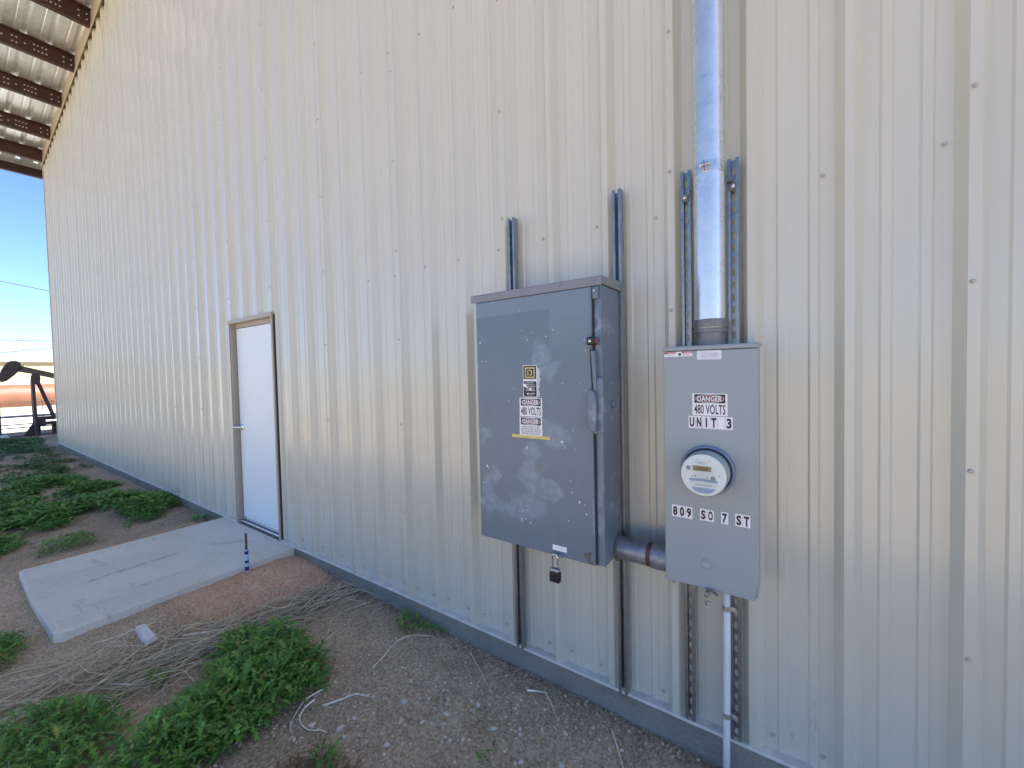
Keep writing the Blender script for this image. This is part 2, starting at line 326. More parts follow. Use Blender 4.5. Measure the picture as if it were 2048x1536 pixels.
class MB:
    def __init__(s): s.v = []; s.f = []
    def add(s, vs, fs):
        k = len(s.v); s.v += [tuple(a) for a in vs]; s.f += [tuple(i+k for i in f) for f in fs]; return s
    def box(s, x0, x1, y0, y1, z0, z1):
        return s.add([(x0, y0, z0), (x1, y0, z0), (x1, y1, z0), (x0, y1, z0), (x0, y0, z1), (x1, y0, z1), (x1, y1, z1), (x0, y1, z1)],
                     [(0, 3, 2, 1), (4, 5, 6, 7), (0, 1, 5, 4), (1, 2, 6, 5), (2, 3, 7, 6), (3, 0, 4, 7)])
    def prism(s, poly, a, b, plane='XZ'):
        """extrude a 2D polygon between a and b along the axis missing from plane"""
        n = len(poly)
        def P(u, v, t): return {'XZ': (u, t, v), 'YZ': (t, u, v), 'XY': (u, v, t)}[plane]
        vs = [P(u, v, a) for u, v in poly] + [P(u, v, b) for u, v in poly]
        fs = [tuple(range(n)), tuple(range(2*n-1, n-1, -1))] + [(i, (i+1) % n, n+(i+1) % n, n+i) for i in range(n)]
        return s.add(vs, fs)
    def bar(s, p0, p1, w, h):
        p0, p1 = Vector(p0), Vector(p1); d = (p1-p0).normalized()
        a = d.cross(Vector((0, 0, 1)));  a = a.normalized() if a.length > 1e-4 else Vector((1, 0, 0))
        b = a.cross(d)
        vs = [p+a*sx*w/2+b*sz*h/2 for p in (p0, p1) for sx, sz in ((-1, -1), (1, -1), (1, 1), (-1, 1))]
        return s.add(vs, [(0, 1, 2, 3), (7, 6, 5, 4), (0, 4, 5, 1), (1, 5, 6, 2), (2, 6, 7, 3), (3, 7, 4, 0)])
    def tube(s, pts, rad, n=10, caps=True):
        pts = [Vector(p) for p in pts]; m = len(pts)
        if not isinstance(rad, (list, tuple)): rad = [rad]*m
        t0 = (pts[1]-pts[0]).normalized()
        a = t0.cross(Vector((0, 0, 1)));  a = a.normalized() if a.length > 1e-3 else Vector((1, 0, 0))
        vs = []
        for i in range(m):
            t = (pts[min(i+1, m-1)]-pts[max(i-1, 0)]).normalized()
            a = (a-t*a.dot(t)).normalized(); b = t.cross(a)
            vs += [pts[i]+(a*math.cos(2*math.pi*k/n)+b*math.sin(2*math.pi*k/n))*rad[i] for k in range(n)]
        fs = [(i*n+k, i*n+(k+1) % n, (i+1)*n+(k+1) % n, (i+1)*n+k) for i in range(m-1) for k in range(n)]
        if caps: fs += [tuple(range(n-1, -1, -1)), tuple((m-1)*n+k for k in range(n))]
        return s.add(vs, fs)
    def lathe(s, prof, c, axis='Y', n=32):
        """prof = [(radius, along axis)]; c = centre"""
        vs = []
        for r, t in prof:
            for k in range(n):
                a = 2*math.pi*k/n; u, q = r*math.cos(a), r*math.sin(a)
                vs.append({'Y': (c[0]+u, c[1]+t, c[2]+q), 'Z': (c[0]+u, c[1]+q, c[2]+t), 'X': (c[0]+t, c[1]+u, c[2]+q)}[axis])
        fs = [(i*n+k, i*n+(k+1) % n, (i+1)*n+(k+1) % n, (i+1)*n+k) for i in range(len(prof)-1) for k in range(n)]
        if prof[0][0] > 1e-5: fs.append(tuple(range(n)))
        if prof[-1][0] > 1e-5: fs.append(tuple((len(prof)-1)*n+k for k in range(n-1, -1, -1)))
        return s.add(vs, fs)
    def build(s, name, mat, parent=None, smooth=False, bevel=0.0, seg=2, at=None, autosm=False):
        me = bpy.data.meshes.new(name)
        off = wpos(parent) if parent else Vector((0, 0, 0))
        if at is not None: off = Vector(at)
        me.from_pydata([(a-off.x, b-off.y, c-off.z) for a, b, c in s.v], [], s.f)
        bm = bmesh.new(); bm.from_mesh(me); bmesh.ops.recalc_face_normals(bm, faces=bm.faces); bm.to_mesh(me); bm.free()
        me.materials.append(MAT[mat] if isinstance(mat, str) else mat)
        o = bpy.data.objects.new(name, me); COL.objects.link(o)
        if parent: o.parent = parent
        elif at is not None: o.location = at
        if smooth:
            me.polygons.foreach_set('use_smooth', [True]*len(me.polygons))
            if autosm:
                bm = bmesh.new(); bm.from_mesh(me)
                for e in bm.edges:
                    if len(e.link_faces) == 2 and e.calc_face_angle(0) > R(35): e.smooth = False
                bm.to_mesh(me); bm.free()
        if bevel:
            b = o.modifiers.new('bevel', 'BEVEL'); b.width = bevel; b.segments = seg; b.limit_method = 'ANGLE'; b.angle_limit = R(40)
        me.update()
        return o

def sub(o, parent):                                   # keep coordinates when hanging a built world-space mesh below a parent
    o.parent = parent; return o

def text(name, s, cx, cz, y, wd, ht, mat, parent, bold=0.0, tilt=0.0, nrm=1):
    """flat lettering on a plane facing -Y, fitted to wd x ht metres"""
    cu = bpy.data.curves.new(name, 'FONT'); cu.body = s; cu.align_x = 'CENTER'; cu.align_y = 'CENTER'; cu.offset = bold; cu.resolution_u = 3; cu.space_character = 1.0+2.2*bold
    t = bpy.data.objects.new(name, cu); COL.objects.link(t)
    bpy.context.view_layer.update()
    me = bpy.data.meshes.new_from_object(t.evaluated_get(bpy.context.evaluated_depsgraph_get()))
    bpy.data.objects.remove(t); bpy.data.curves.remove(cu)
    co = np.empty(len(me.vertices)*3); me.vertices.foreach_get('co', co); co = co.reshape(-1, 3)
    lo, hi = co.min(0), co.max(0); c = (lo+hi)/2
    u = (co[:, 0]-c[0])*(wd/(hi[0]-lo[0])); v = (co[:, 1]-c[1])*(ht/(hi[1]-lo[1]))
    ct, st = math.cos(tilt), math.sin(tilt)
    off = wpos(parent)
    out = np.stack([cx+u*ct-v*st-off.x, np.full(len(u), y-off.y), cz+u*st+v*ct-off.z], 1)
    me.vertices.foreach_set('co', out.ravel()); me.update(); me.name = name
    me.materials.clear(); me.materials.append(MAT[mat])
    o = bpy.data.objects.new(name, me); COL.objects.link(o); o.parent = parent
    return o

def rect(x0, x1, z0, z1, y, t=0.0006, tilt=0.0):
    b = MB(); cx, cz = (x0+x1)/2, (z0+z1)/2
    ct, st = math.cos(tilt), math.sin(tilt)
    P = [(cx+(x-cx)*ct-(z-cz)*st, cz+(x-cx)*st+(z-cz)*ct) for x, z in ((x0, z0), (x1, z0), (x1, z1), (x0, z1))]
    return b.prism(P, y, y-t)

def ellipse(cx, cz, rx, rz, y, t, n=40):
    return MB().prism([(cx+rx*math.cos(2*math.pi*k/n), cz+rz*math.sin(2*math.pi*k/n)) for k in range(n)], y, y-t)

# value noise for terrain
_lat = NR.rand(64, 64)
def vnoise(x, y):
    x = np.asarray(x, float); y = np.asarray(y, float)
    xi = np.floor(x).astype(int); yi = np.floor(y).astype(int); fx = x-xi; fy = y-yi
    fx = fx*fx*(3-2*fx); fy = fy*fy*(3-2*fy)
    g = lambda a, b: _lat[a % 64, b % 64]
    return (g(xi, yi)*(1-fx)+g(xi+1, yi)*fx)*(1-fy)+(g(xi, yi+1)*(1-fx)+g(xi+1, yi+1)*fx)*fy
def fbm(x, y, o=4):
    s = 0; a = 0.5
    for i in range(o): s = s+a*vnoise(x*2**i+7.3*i, y*2**i+3.1*i); a *= 0.5
    return s
def sstep(e0, e1, x):
    t = np.clip((x-e0)/(e1-e0), 0, 1); return t*t*(3-2*t)

GZ = -0.135
def red_mask(x, y):
    m = sstep(-4.15, -3.75, x+0*y)*(1-sstep(-3.3, -2.95, x+0.25*(fbm(x*3, y*3)-.45)))*sstep(-1.15, -.75, y+.5*(fbm(x*2.2+9, y*2.2)-.45))
    m2 = (1-sstep(-5.75, -5.4, x))*sstep(-6.2, -5.7, x)*sstep(-1.9, -1.2, y)*0.7
    m3 = sstep(-5.6, -5.2, x)*(1-sstep(-4.0, -3.7, x))*(1-sstep(-1.9, -1.5, y))*sstep(-2.4, -2.0, y)*.5
    return np.clip(m+m2*fbm(x*2, y*2)*1.6+m3, 0, 1)
def ground_h(x, y):
    x = np.asarray(x, float); y = np.asarray(y, float)
    near = np.exp(-(np.maximum(0, np.abs(x+4)-12)/10)**2)*np.exp(-(np.maximum(0, np.abs(y+2)-4)/6)**2)
    h = GZ+near*(0.035*(fbm(x*1.1, y*1.1, 3)-.45)+0.022*(fbm(x*6, y*6, 3)-.45)+0.016*(fbm(x*20, y*20, 2)-.37))
    h = h+0.045*np.exp(-((x+3.50)/.28)**2-((y+.32)/.40)**2)+.03*np.exp(-((x+3.55)/.3)**2-((y+1.0)/.4)**2)
    h = h+0.03*sstep(-6.2, -7.5, x)*near*(fbm(x*.9+5, y*.9)-.3)
    h = h-0.01*sstep(-2.2, -.2, x)*near
    h = h+0.062*sstep(-6.2, -5.5, x)*(1-sstep(-3.75, -3.2, x))*sstep(-2.1, -1.6, y)*(1-.3*sstep(-.25, 0, y))
    return h

# ------------------------------------------------------------------ ground
def build_ground():
    def axis(segs):
        out = []
        for a, b, st in segs: out += list(np.arange(a, b-1e-6, st))
        return np.array(out+[segs[-1][1]])
    def grow(a, b, n, k=3.0):
        t = np.linspace(0, 1, n)[1:]; return a+(b-a)*(t**k)
    xs = axis([(-22, -9, .16), (-9, -6, .06), (-6, -.2, .022), (-.2, 2.0, .06)])
    xs = np.concatenate([grow(-22, -900, 26)[::-1], xs, grow(2.0, 900, 30)])
    ys = axis([(-3.4, -2.2, .08), (-2.2, 0.06, .022)])
    ys = np.concatenate([grow(-3.4, -900, 30)[::-1], ys, grow(0.06, 900, 24)])
    X, Y = np.meshgrid(xs, ys)
    Z = ground_h(X, Y)
    nx, ny = len(xs), len(ys)
    v = np.stack([X.ravel(), Y.ravel(), Z.ravel()], 1)
    i = np.arange(nx*ny).reshape(ny, nx)
    f = np.stack([i[:-1, :-1].ravel(), i[:-1, 1:].ravel(), i[1:, 1:].ravel(), i[1:, :-1].ravel()], 1)
    me = bpy.data.meshes.new('ground')
    me.vertices.add(len(v)); me.vertices.foreach_set('co', v.ravel())
    me.loops.add(f.size); me.loops.foreach_set('vertex_index', f.ravel().astype(np.int32))
    me.polygons.add(len(f)); me.polygons.foreach_set('loop_start', np.arange(0, f.size, 4, dtype=np.int32)); me.polygons.foreach_set('use_smooth', np.ones(len(f), bool))
    me.update(calc_edges=True); me.validate()
    x, y = X.ravel(), Y.ravel()
    red = red_mask(x, y)
    damp = np.clip(np.exp(-((x+3.08-.22*(y+.9))/.20)**2)*sstep(.1, -.1, y)*sstep(-2.2, -1.9, y)*(.5+fbm(x*6, y*6))*.85+.8*np.exp(-((x+2.45)/.5)**2-((y+1.05)/.35)**2)+.5*sstep(-.16, -.05, y)*sstep(-3.4, -3.0, x)*(1-sstep(0, 1, x))*fbm(x*4, y*4)*1.6, 0, 1)
    pale = np.clip(sstep(-7.8, -7.2, x)*(1-sstep(-6.0, -5.4, x))*.8*fbm(x*2, y*2)*1.6 + sstep(-9.5, -11, x)*.7*sstep(.42, .55, fbm(x*1.3, y*1.3)), 0, 1)
    far = np.maximum(sstep(-20.2, -21.5, x), np.maximum(sstep(-3.2, -6.5, y)*.75, sstep(4, 12, x)*.8))
    ca = me.color_attributes.new('soil', 'FLOAT_COLOR', 'POINT')
    ca.data.foreach_set('color', np.stack([red, pale, far, damp], 1).ravel())
    me.materials.append(MAT['ground'])
    o = bpy.data.objects.new('ground', me); COL.objects.link(o)
    o['kind'] = 'structure'; o['label'] = 'brown gravelly dirt yard in front of the metal wall'
    return o
build_ground()

# ------------------------------------------------------------------ the metal building
PITCH_R = 0.3048
RIB0 = 0.4662
CORNER = -15.80
RIDGE_X = -3.0
EAST = 2*RIDGE_X-CORNER
SLOPE = 0.122
DEPTH = 24.0
OVER = 1.55
def rake(x):
    x = np.minimum(x, 2*RIDGE_X-x) if np.ndim(x) else min(x, 2*RIDGE_X-x)
    return 7.18+SLOPE*(x+15.4)
BLD = empty('metal_building', (-8.0, 0.0, 0.0), 'long beige ribbed metal building with a white door and a concrete footing', 'building')
RIB_H = 0.038
STRUT_Y = 0.032
def rib_pts(c, lift=0.0):
    return [(c-.040, 0), (c-.0135, -RIB_H-lift), (c+.0135, -RIB_H-lift), (c+.040, 0)]
def minor_pts(c):
    return [(c-.019, 0), (c-.012, -.0058), (c+.012, -.0058), (c+.019, 0)]
DOOR_X0, DOOR_X1, DOOR_TOP = -5.055, -4.085, 2.205
def panel_profile(k):
    """profile (x, y) from left to right for the sheet between seam rib 3k+3 and seam rib 3k"""
    cl = RIB0-(3*k+3)*PITCH_R
    pts = [(cl+.004, -RIB_H+.001), (cl+.0135, -RIB_H+.0006), (cl+.040, 0)]
    for j in (2, 1, 0):
        c = RIB0-(3*k+j)*PITCH_R
        pts += minor_pts(c-.2032)+minor_pts(c-.1016)
        if j: pts += rib_pts(c)
        else: pts += [(c-.040, -.0006), (c-.0145, -RIB_H-.0018), (c+.0145, -RIB_H-.0018), (c+.0215, -RIB_H*.74-.0018), (c+.0210, -RIB_H*.74+.001)]
    return pts
def build_panel(k):
    pr = panel_profile(k)
    x0, x1 = pr[0][0], pr[-1][0]
    pr = [p for p in pr if p[0] >= CORNER] if x0 < CORNER else pr
    def strip(b, pr, zb, zt):
        n = len(pr); vs = [(x, y, zb) for x, y in pr]+[(x, y, zt(x)) for x, y in pr]
        b.add(vs, [(i, i+1, n+i+1, n+i) for i in range(n-1)])
    b = MB(); top = lambda x: rake(x)
    if x1 < DOOR_X0 or x0 > DOOR_X1: strip(b, pr, 0.0, top)
    else:
        def clip(pr, a, c):
            out = []
            for (p, q) in zip(pr[:-1], pr[1:]):
                for X in (p[0],): 
                    if a <= X <= c: out.append(p)
                for e in (a, c):
                    if p[0] < e < q[0]:
                        t = (e-p[0])/(q[0]-p[0]); out.append((e, p[1]+t*(q[1]-p[1])))
            if a <= pr[-1][0] <= c: out.append(pr[-1])
            return out
        L = clip(pr, -99, DOOR_X0+.02); Mi = clip(pr, DOOR_X0+.02, DOOR_X1-.02); Rr = clip(pr, DOOR_X1-.02, 99)
        if len(L) > 1: strip(b, L, 0.0, top)
        if len(Mi) > 1: strip(b, Mi, DOOR_TOP-.02, top)
        if len(Rr) > 1: strip(b, Rr, 0.0, top)
    o = b.build('siding_panel', 'siding', BLD, at=None)
    return o
for k in range(-3, 18):
    if RIB0-(3*k+3)*PITCH_R < CORNER-0.9: continue
    build_panel(k)
# the rest of the front wall, far to the right of the view
b = MB(); xx = []
for i in range(-9, -30, -1):
    xx += rib_pts(RIB0-i*PITCH_R)
xx = [p for p in xx if p[0] < EAST]
n = len(xx); b.add([(x, y, 0) for x, y in xx]+[(x, y, rake(x)) for x, y in xx], [(i, i+1, n+i+1, n+i) for i in range(n-1)])
b.build('end_siding', 'siding', BLD)
# other walls, kept simple: they are only seen as the far side of the corner
MB().box(CORNER+.004, CORNER+.03, .012, DEPTH, 0.0, 7.12).build('side_wall', 'siding', BLD)
MB().box(EAST-.03, EAST-.004, .012, DEPTH, 0.0, 7.12).build('side_wall', 'siding', BLD)
MB().prism([(CORNER+.004, 0), (EAST-.004, 0), (EAST-.004, 7.1), (RIDGE_X, 8.6), (CORNER+.004, 7.1)], DEPTH, DEPTH+.03).build('rear_wall', 'siding', BLD)
# footing and base flashing
fb = MB()
DW0, DW1 = DOOR_X0+.02, DOOR_X1-.02
fb.box(CORNER+.01, EAST-.01, -.041, .30, -.45, -.012)
fb.build('footing', 'foundation', BLD, bevel=.006)
for a, c in ((CORNER, DOOR_X0+.01), (DOOR_X1-.01, EAST)):
    MB().prism([(-.045, -.0110), (-.045, -.002), (-.043, .0015), (.004, .004), (.004, -.0110)], a, c, 'YZ').build('base_flashing', 'basetrim', BLD)
# corner trim
MB().prism([(CORNER-.012, -.044), (CORNER+.075, -.044), (CORNER+.075, -.039), (CORNER-.007, -.039), (CORNER-.007, .11), (CORNER-.012, .11)], .005, 7.17, 'XY').build('corner_trim', 'trim', BLD)
# roof: sheet, purlins, rake flashing
def slope_pt(x, dz=0.0): return rake(x)+dz
EAVE_X = -16.42
def roof_sheet(x0, x1, sgn, name):
    prof = []
    y = -OVER
    while y < DEPTH+.6:
        prof += [(y, 0), (y+.10, 0), (y+.108, .004), (y+.128, .004), (y+.136, 0), (y+.20, 0), (y+.232, .032), (y+.258, .032), (y+.29, 0)]
        y += PITCH_R
    n = len(prof)
    vs = [(x0, yy, slope_pt(x0, .275+h)) for yy, h in prof]+[(x1, yy, slope_pt(x1, .275+h)) for yy, h in prof]
    return MB().add(vs, [(i, i+1, n+i+1, n+i) for i in range(n-1)]).build(name, 'galvalume', BLD)
roof_sheet(EAVE_X, RIDGE_X+.001, -1, 'roof_sheet')
roof_sheet(RIDGE_X, 2*RIDGE_X-EAVE_X, 1, 'roof_sheet')
# outer skin above the sheet so that the roof is a solid sandwich
MB().prism([(EAVE_X-.01, slope_pt(EAVE_X)+.315), (RIDGE_X, slope_pt(RIDGE_X)+.315), (2*RIDGE_X-EAVE_X+.01, slope_pt(EAVE_X)+.315), (2*RIDGE_X-EAVE_X+.01, slope_pt(EAVE_X)+.335), (RIDGE_X, slope_pt(RIDGE_X)+.335), (EAVE_X-.01, slope_pt(EAVE_X)+.335)], -OVER-.01, DEPTH+.6).build('roof_deck', 'galvalume', BLD)
PUR_X = [-16.30, -15.62, -14.40, -12.93, -11.56, -10.17, -8.78, -7.39, -6.0, -4.6, -3.25]
HOLES = [(.10, .055), (.10, .15), (.20, .15), (.20, .055), (.42, .055), (.42, .15), (.47, .055), (.47, .15), (.52, .055), (.52, .15), (.57, .055), (.57, .15), (.68, .10), (.78, .055), (.78, .15), (.83, .055), (.83, .15), (.95, .1), (1.1, .055), (1.1, .15), (1.15, .055), (1.15, .15), (1.2, .055), (1.2, .15), (1.36, .1), (1.45, .06), (1.45, .15)]
for i, px in enumerate(PUR_X):
    z = slope_pt(px); pe = empty('purlin', (px, 0, z)); pe.parent = BLD; pe.location = Vector((px, 0, z))-Vector(BLD.location)
    d = .262 if i else .17
    z0 = z+.005 if i else z-.11
    pb = MB().prism([(px-.004, z0), (px-.075, z0-.009), (px-.075, z0-.004), (px-.004, z0+.005), (px-.004, z0+d-.006), (px+.07, z0+d+.004), (px+.07, z0+d+.008), (px+.001, z0+d), (px+.001, z0)], -OVER+.02, .02)
    pb.build('web', 'red_steel', pe, bevel=.0)
    if i > 1:
        hb = MB()
        for (t, hz) in HOLES: hb.lathe([(.013, 0), (.013, .006), (0.0, .008)], (px+.0015, -t, z0+.03+hz), 'X', 8)
        o = hb.build('bolt_heads', 'zinc', pe); o['kind'] = 'stuff'
MB().box(-16.405, -16.395, -OVER+.01, DEPTH, 7.09, 7.335).build('eave_closure', 'galvalume', BLD)
for nm, dz0, dz1, ya, yb in (('rake_flashing', -.055, .035, -.062, -.056), ('rake_closure', .035, .262, -.050, -.040)):
    xs2 = [CORNER-.02, RIDGE_X, 2*RIDGE_X-CORNER+.02]
    poly = [(x, rake(x)+dz0) for x in xs2]+[(x, rake(x)+dz1) for x in reversed(xs2)]
    MB().prism(poly, ya, yb).build(nm, 'trim', BLD)
xs2 = [CORNER-.02, RIDGE_X, 2*RIDGE_X-CORNER+.02]
MB().prism([(x, rake(x)+.035) for x in xs2]+[(x, rake(x)+.041) for x in reversed(xs2)], -.0565, -.0005).build('rake_ledge', 'trim', BLD)
MB().prism([(CORNER-.36, 6.90), (CORNER-.013, 6.98), (CORNER-.013, 7.34), (CORNER-.36, 7.30)], .03, .05).build('eave_gusset', 'red_steel', BLD)

# screws
def screw_mesh():
    b = MB()
    b.lathe([(.0080, .0), (.0080, -.0020), (.0065, -.0032), (.0052, -.0034)], (0, 0, 0), 'Y', 10)
    b.lathe([(.0053, -.0034), (.0053, -.0078), (.0033, -.0086)], (0, 0, 0), 'Y', 6)
    o = b.build('screw', 'screw', None); me = o.data; bpy.data.objects.remove(o); return me
SCREW = screw_mesh()
spots = []
for i in range(-6, 54):
    c = RIB0-i*PITCH_R
    if c < CORNER+.1: continue
    for z in (2.285, 3.83, 5.36, 6.75):
        x = c-.068
        if z+.1 > rake(x): continue
        spots.append((x+rnd.uniform(-.008, .008), -.0005, z+rnd.uniform(-.015, .015)))
    for dx in (-.068, .068):
        x = c+dx
        if DOOR_X0-.02 < x < DOOR_X1+.02: continue
        spots.append((x+rnd.uniform(-.006, .006), -.0005, .062+rnd.uniform(-.008, .008)))
    if i % 3 == 0:
        z = .612
        while z < rake(c)-.2:
            if not (DOOR_X0 < c < DOOR_X1 and z < DOOR_TOP+.05): spots.append((c-.004, -RIB_H-.0016, z+rnd.uniform(-.01, .01)))
            z += .61
CAMV = Vector((0, -CAM_D, CAM_H))
def in_view(p, m=1.02):
    d = Vector(p)-CAMV; z = d.dot(fwd)
    if z < .05: return False
    return abs(d.dot(rt)/z) < m*1024/F_PX and abs(d.dot(up)/z) < m*768/F_PX
vis = sorted([s for s in spots if in_view(s)], key=lambda s: (Vector(s)-CAMV).length)
for s in vis[:290]:
    o = bpy.data.objects.new('screw', SCREW); COL.objects.link(o); o.parent = BLD
    o.location = Vector(s)-Vector(BLD.location); o.rotation_euler = (0, rnd.uniform(0, 1), 0)
b = MB(); vv = [v.co.copy() for v in SCREW.vertices]; ff = [tuple(p.vertices) for p in SCREW.polygons]
for s in vis[290:]: b.add([Vector(s)+q for q in vv], ff)
if vis[290:]:
    o = b.build('far_screws', 'screw', BLD); o['kind'] = 'stuff'

# door
DR = empty('door'); DR.parent = BLD; DR.location = Vector((-4.57, 0, 0))-Vector(BLD.location)
LX0, LX1 = -5.020, -4.126
def fr(name, *a, mat='frame', bev=.002):
    return MB().box(*a).build(name, mat, DR, bevel=bev)
fr('frame_jamb', DOOR_X0, DOOR_X0+.012, -.046, .03, .003, DOOR_TOP-.040)
fr('frame_jamb', DOOR_X0+.012, LX0-.003, .024, .06, .003, DOOR_TOP-.040)
fr('frame_jamb', DOOR_X1-.027, DOOR_X1, -.046, .045, .003, DOOR_TOP-.040)
fr('frame_head', DOOR_X0-.006, DOOR_X1+.004, -.052, .045, DOOR_TOP-.040, DOOR_TOP)
fr('frame_head', DOOR_X0+.012, DOOR_X1-.027, .012, .05, DOOR_TOP-.085, DOOR_TOP-.040)
fr('frame_reveal', DOOR_X0+.0125, LX0+.004, .0245, .03, .004, DOOR_TOP-.1, mat='rubber', bev=0)
LF = MB().box(LX0+.006, LX1+.012, .015, .055, .045, DOOR_TOP-.091).build('door_leaf', 'doorwhite', DR, bevel=.002)
MB().box(LX0+.008, LX1+.010, .004, .0145, .028, .064).build('door_sweep', 'alu', DR, bevel=.004)
MB().box(LX0, LX1+.015, -.02, .06, .0015, .018).build('threshold', 'alu', DR, bevel=.003)
MB().box(DOOR_X1+.0005, DOOR_X1+.007, -.034, .0, .004, DOOR_TOP-.02).build('jamb_shade_strip', 'rubber', DR)  # dark strip standing in for the shadow on the jamb's outer return
hx, hz = LX0+.06, 1.045
HB = MB().lathe([(.034, 0), (.034, -.006), (.026, -.012), (.013, -.014), (.013, -.05), (.0, -.052)], (hx, .0145, hz), 'Y', 24).build('door_handle', 'chrome', DR, smooth=True, autosm=True)
b = MB().tube([(hx, -.038, hz), (hx-.03, -.044, hz), (hx-.075, -.046, hz+.002), (hx-.115, -.040, hz+.004)], [.011, .0105, .010, .009], 12)
o = b.build('lever', 'chrome', HB, smooth=True)
o.parent = HB; o.location = (0, 0, 0)

# ------------------------------------------------------------------ stoop
b = MB(); PX0, PX1, PY0, PY1 = -5.37, -3.83, -1.555, -.040
b.prism([(PX0, PY1), (PX0-.02, PY0+.02), (PX0+.01, PY0), (-4.6, PY0-.008), (PX1-.03, PY0+.012), (PX1+.012, PY0+.05), (PX1+.004, -.8), (PX1, PY1)], -.30, -.006, 'XY')
o = b.build('concrete_stoop', 'slab', None, bevel=.008, seg=3); tag(o, 'square grey concrete stoop lying in front of the white door', 'slab')
# ------------------------------------------------------------------ strut channels
def strut(cx, depth, label, ztop, slots=True, zb=.012):
    e = empty('strut_channel', (cx, -STRUT_Y, zb), label, 'strut', 'steel strut channels bolted up the wall')
    y0 = -STRUT_Y-.0025; y1 = y0-depth; hw = .0206; t = .0026
    for sgn in (-1, 1):
        x0, x1 = sorted((cx+sgn*hw, cx+sgn*(hw-t)))
        x2, x3 = sorted((cx+sgn*(hw-t), cx+sgn*(hw-.0095)))
        MB().box(x0, x1, y1, y0, zb, ztop).build('flange', 'galv', e, bevel=.0008)
        MB().box(x2, x3, y1, y1+t, zb, ztop).build('lip', 'galv', e, bevel=.0008)
        x4, x5 = sorted((cx+sgn*(hw-.0095), cx+sgn*(hw-.0095-t)))
        MB().box(x4, x5, y1, y1+.007, zb, ztop).build('lip_return', 'galv', e)
    # back web with real slots
    b = MB(); p = .0508; sw, sh = .0072, .0145
    n = int((ztop-zb)/p); z = zb
    ring = [(-1, -1), (0, -1), (1, -1), (1, 0), (1, 1), (0, 1), (-1, 1), (-1, 0)]
    for i in range(n):
        c = z+p/2; k = hw-t
        out = [(cx+k*u, y0-t*0, c+p/2*v) for u, v in ring]
        inn = [(cx+sw*(.75 if u and v else 1)*u, y0, c+sh*(.8 if u and v else 1)*v) for u, v in ring]
        b.add(out+inn, [(j, (j+1) % 8, 8+(j+1) % 8, 8+j) for j in range(8)]); z += p
    if ztop-z > .002: b.add([(cx-hw+t, y0, z), (cx+hw-t, y0, z), (cx+hw-t, y0, ztop), (cx-hw+t, y0, ztop)], [(0, 1, 2, 3)])
    b.build('web', 'galv', e)
    for zz in (ztop-.12, .35):
        MB().lathe([(.0085, 0), (.0085, -.003), (.006, -.0035), (.006, -.010), (.0, -.011)], (cx, y0, zz), 'Y', 8).build('bolt', 'zinc', e)
    return e
strut(-1.283, .041, 'steel strut channel behind the left edge of the blue grey switch box', 2.428)
strut(-.683, .041, 'steel strut channel running up beside the right edge of the blue grey switch box', 2.420)
strut(-.3835, .0206, 'slotted steel strut channel just left of the tall conduit', 2.424)
strut(-.2045, .0206, 'slotted steel strut channel just right of the tall conduit', 2.422)

# ------------------------------------------------------------------ safety switch
D = empty('safety_switch', DIS_LOC, 'large weathered blue grey electrical switch box on the metal wall', 'switch box')
MB().box(-1.358, -.676, -.290, -.0755, .724, 1.946).build('enclosure', 'box_body', D, bevel=.004)
MB().prism([(-.308, 1.940), (-.308, 1.977), (-.30, 1.981), (-.066, 1.994), (-.066, 1.947), (-.302, 1.947), (-.302, 1.940)], -1.386, -.668, 'YZ').build('rain_lid', 'box_lid', D, bevel=.002)
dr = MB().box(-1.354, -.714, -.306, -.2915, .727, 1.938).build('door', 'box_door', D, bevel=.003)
MB().box(-.7125, -.708, -.303, -.2905, .73, 1.936).build('door_gasket', 'rubber', D)
o = MB().box(-.722, -.7145, -.309, -.3065, .735, 1.93).build('door_edge', 'box_body', dr, bevel=.001)
MB().box(-.710, -.684, -.306, -.2905, 1.885, 1.936).build('interlock_tab', 'box_body', D, bevel=.003)
MB().lathe([(.006, 0), (.006, -.006), (.003, -.008)], (-.700, -.3065, 1.918), 'Y', 10).build('tab_screw', 'zinc', D)
# handle mechanism
H = MB().prism([(-.710, 1.305), (-.665, 1.315), (-.665, 1.545), (-.690, 1.552), (-.712, 1.50)], -.2905, -.3115).build('handle', 'box_body', D, bevel=.004)
MB().prism([(-.727, 1.355), (-.722, 1.325), (-.690, 1.318), (-.690, 1.47), (-.700, 1.49), (-.716, 1.505), (-.727, 1.46)], -.312, -.338).build('grip', 'box_body', H, bevel=.006)
MB().prism([(-.731, 1.365), (-.7275, 1.355), (-.7275, 1.46), (-.731, 1.455)], -.314, -.332).build('grip_edge', 'box_lid', H, bevel=.001)
MB().prism([(-.706, 1.49), (-.690, 1.49), (-.700, 1.665), (-.716, 1.665)], -.2905, -.3185).build('lever_arm', 'box_body', H, bevel=.003)
MB().prism([(-.7165, 1.50), (-.7085, 1.50), (-.7165, 1.675), (-.7225, 1.675)], -.3075, -.3125).build('lever_slot', 'rubber', H)
MB().lathe([(.007, 0), (.007, -.003), (.004, -.005)], (-.675, -.3115, 1.40), 'Y', 10).build('handle_screw', 'box_lid', H, smooth=False)
kn = MB().box(-.727, -.690, -.336, -.3065, 1.688, 1.722).build('knob', 'black', H, bevel=.004)
MB().lathe([(.0065, 0), (.006, -.002), (.0, -.003)], (-.711, -.3362, 1.705), 'Y', 12).build('knob_rivet', 'zinc', kn)
MB().box(-.6895, -.6880, -.330, -.310, 1.696, 1.714).build('knob_flag', 'safety_red', kn)
MB().lathe([(.020, 0), (.017, .006), (.0, .010)], (-.6760, -.17, 1.425), 'X', 14).build('knockout_plug', 'box_body', D, smooth=True)
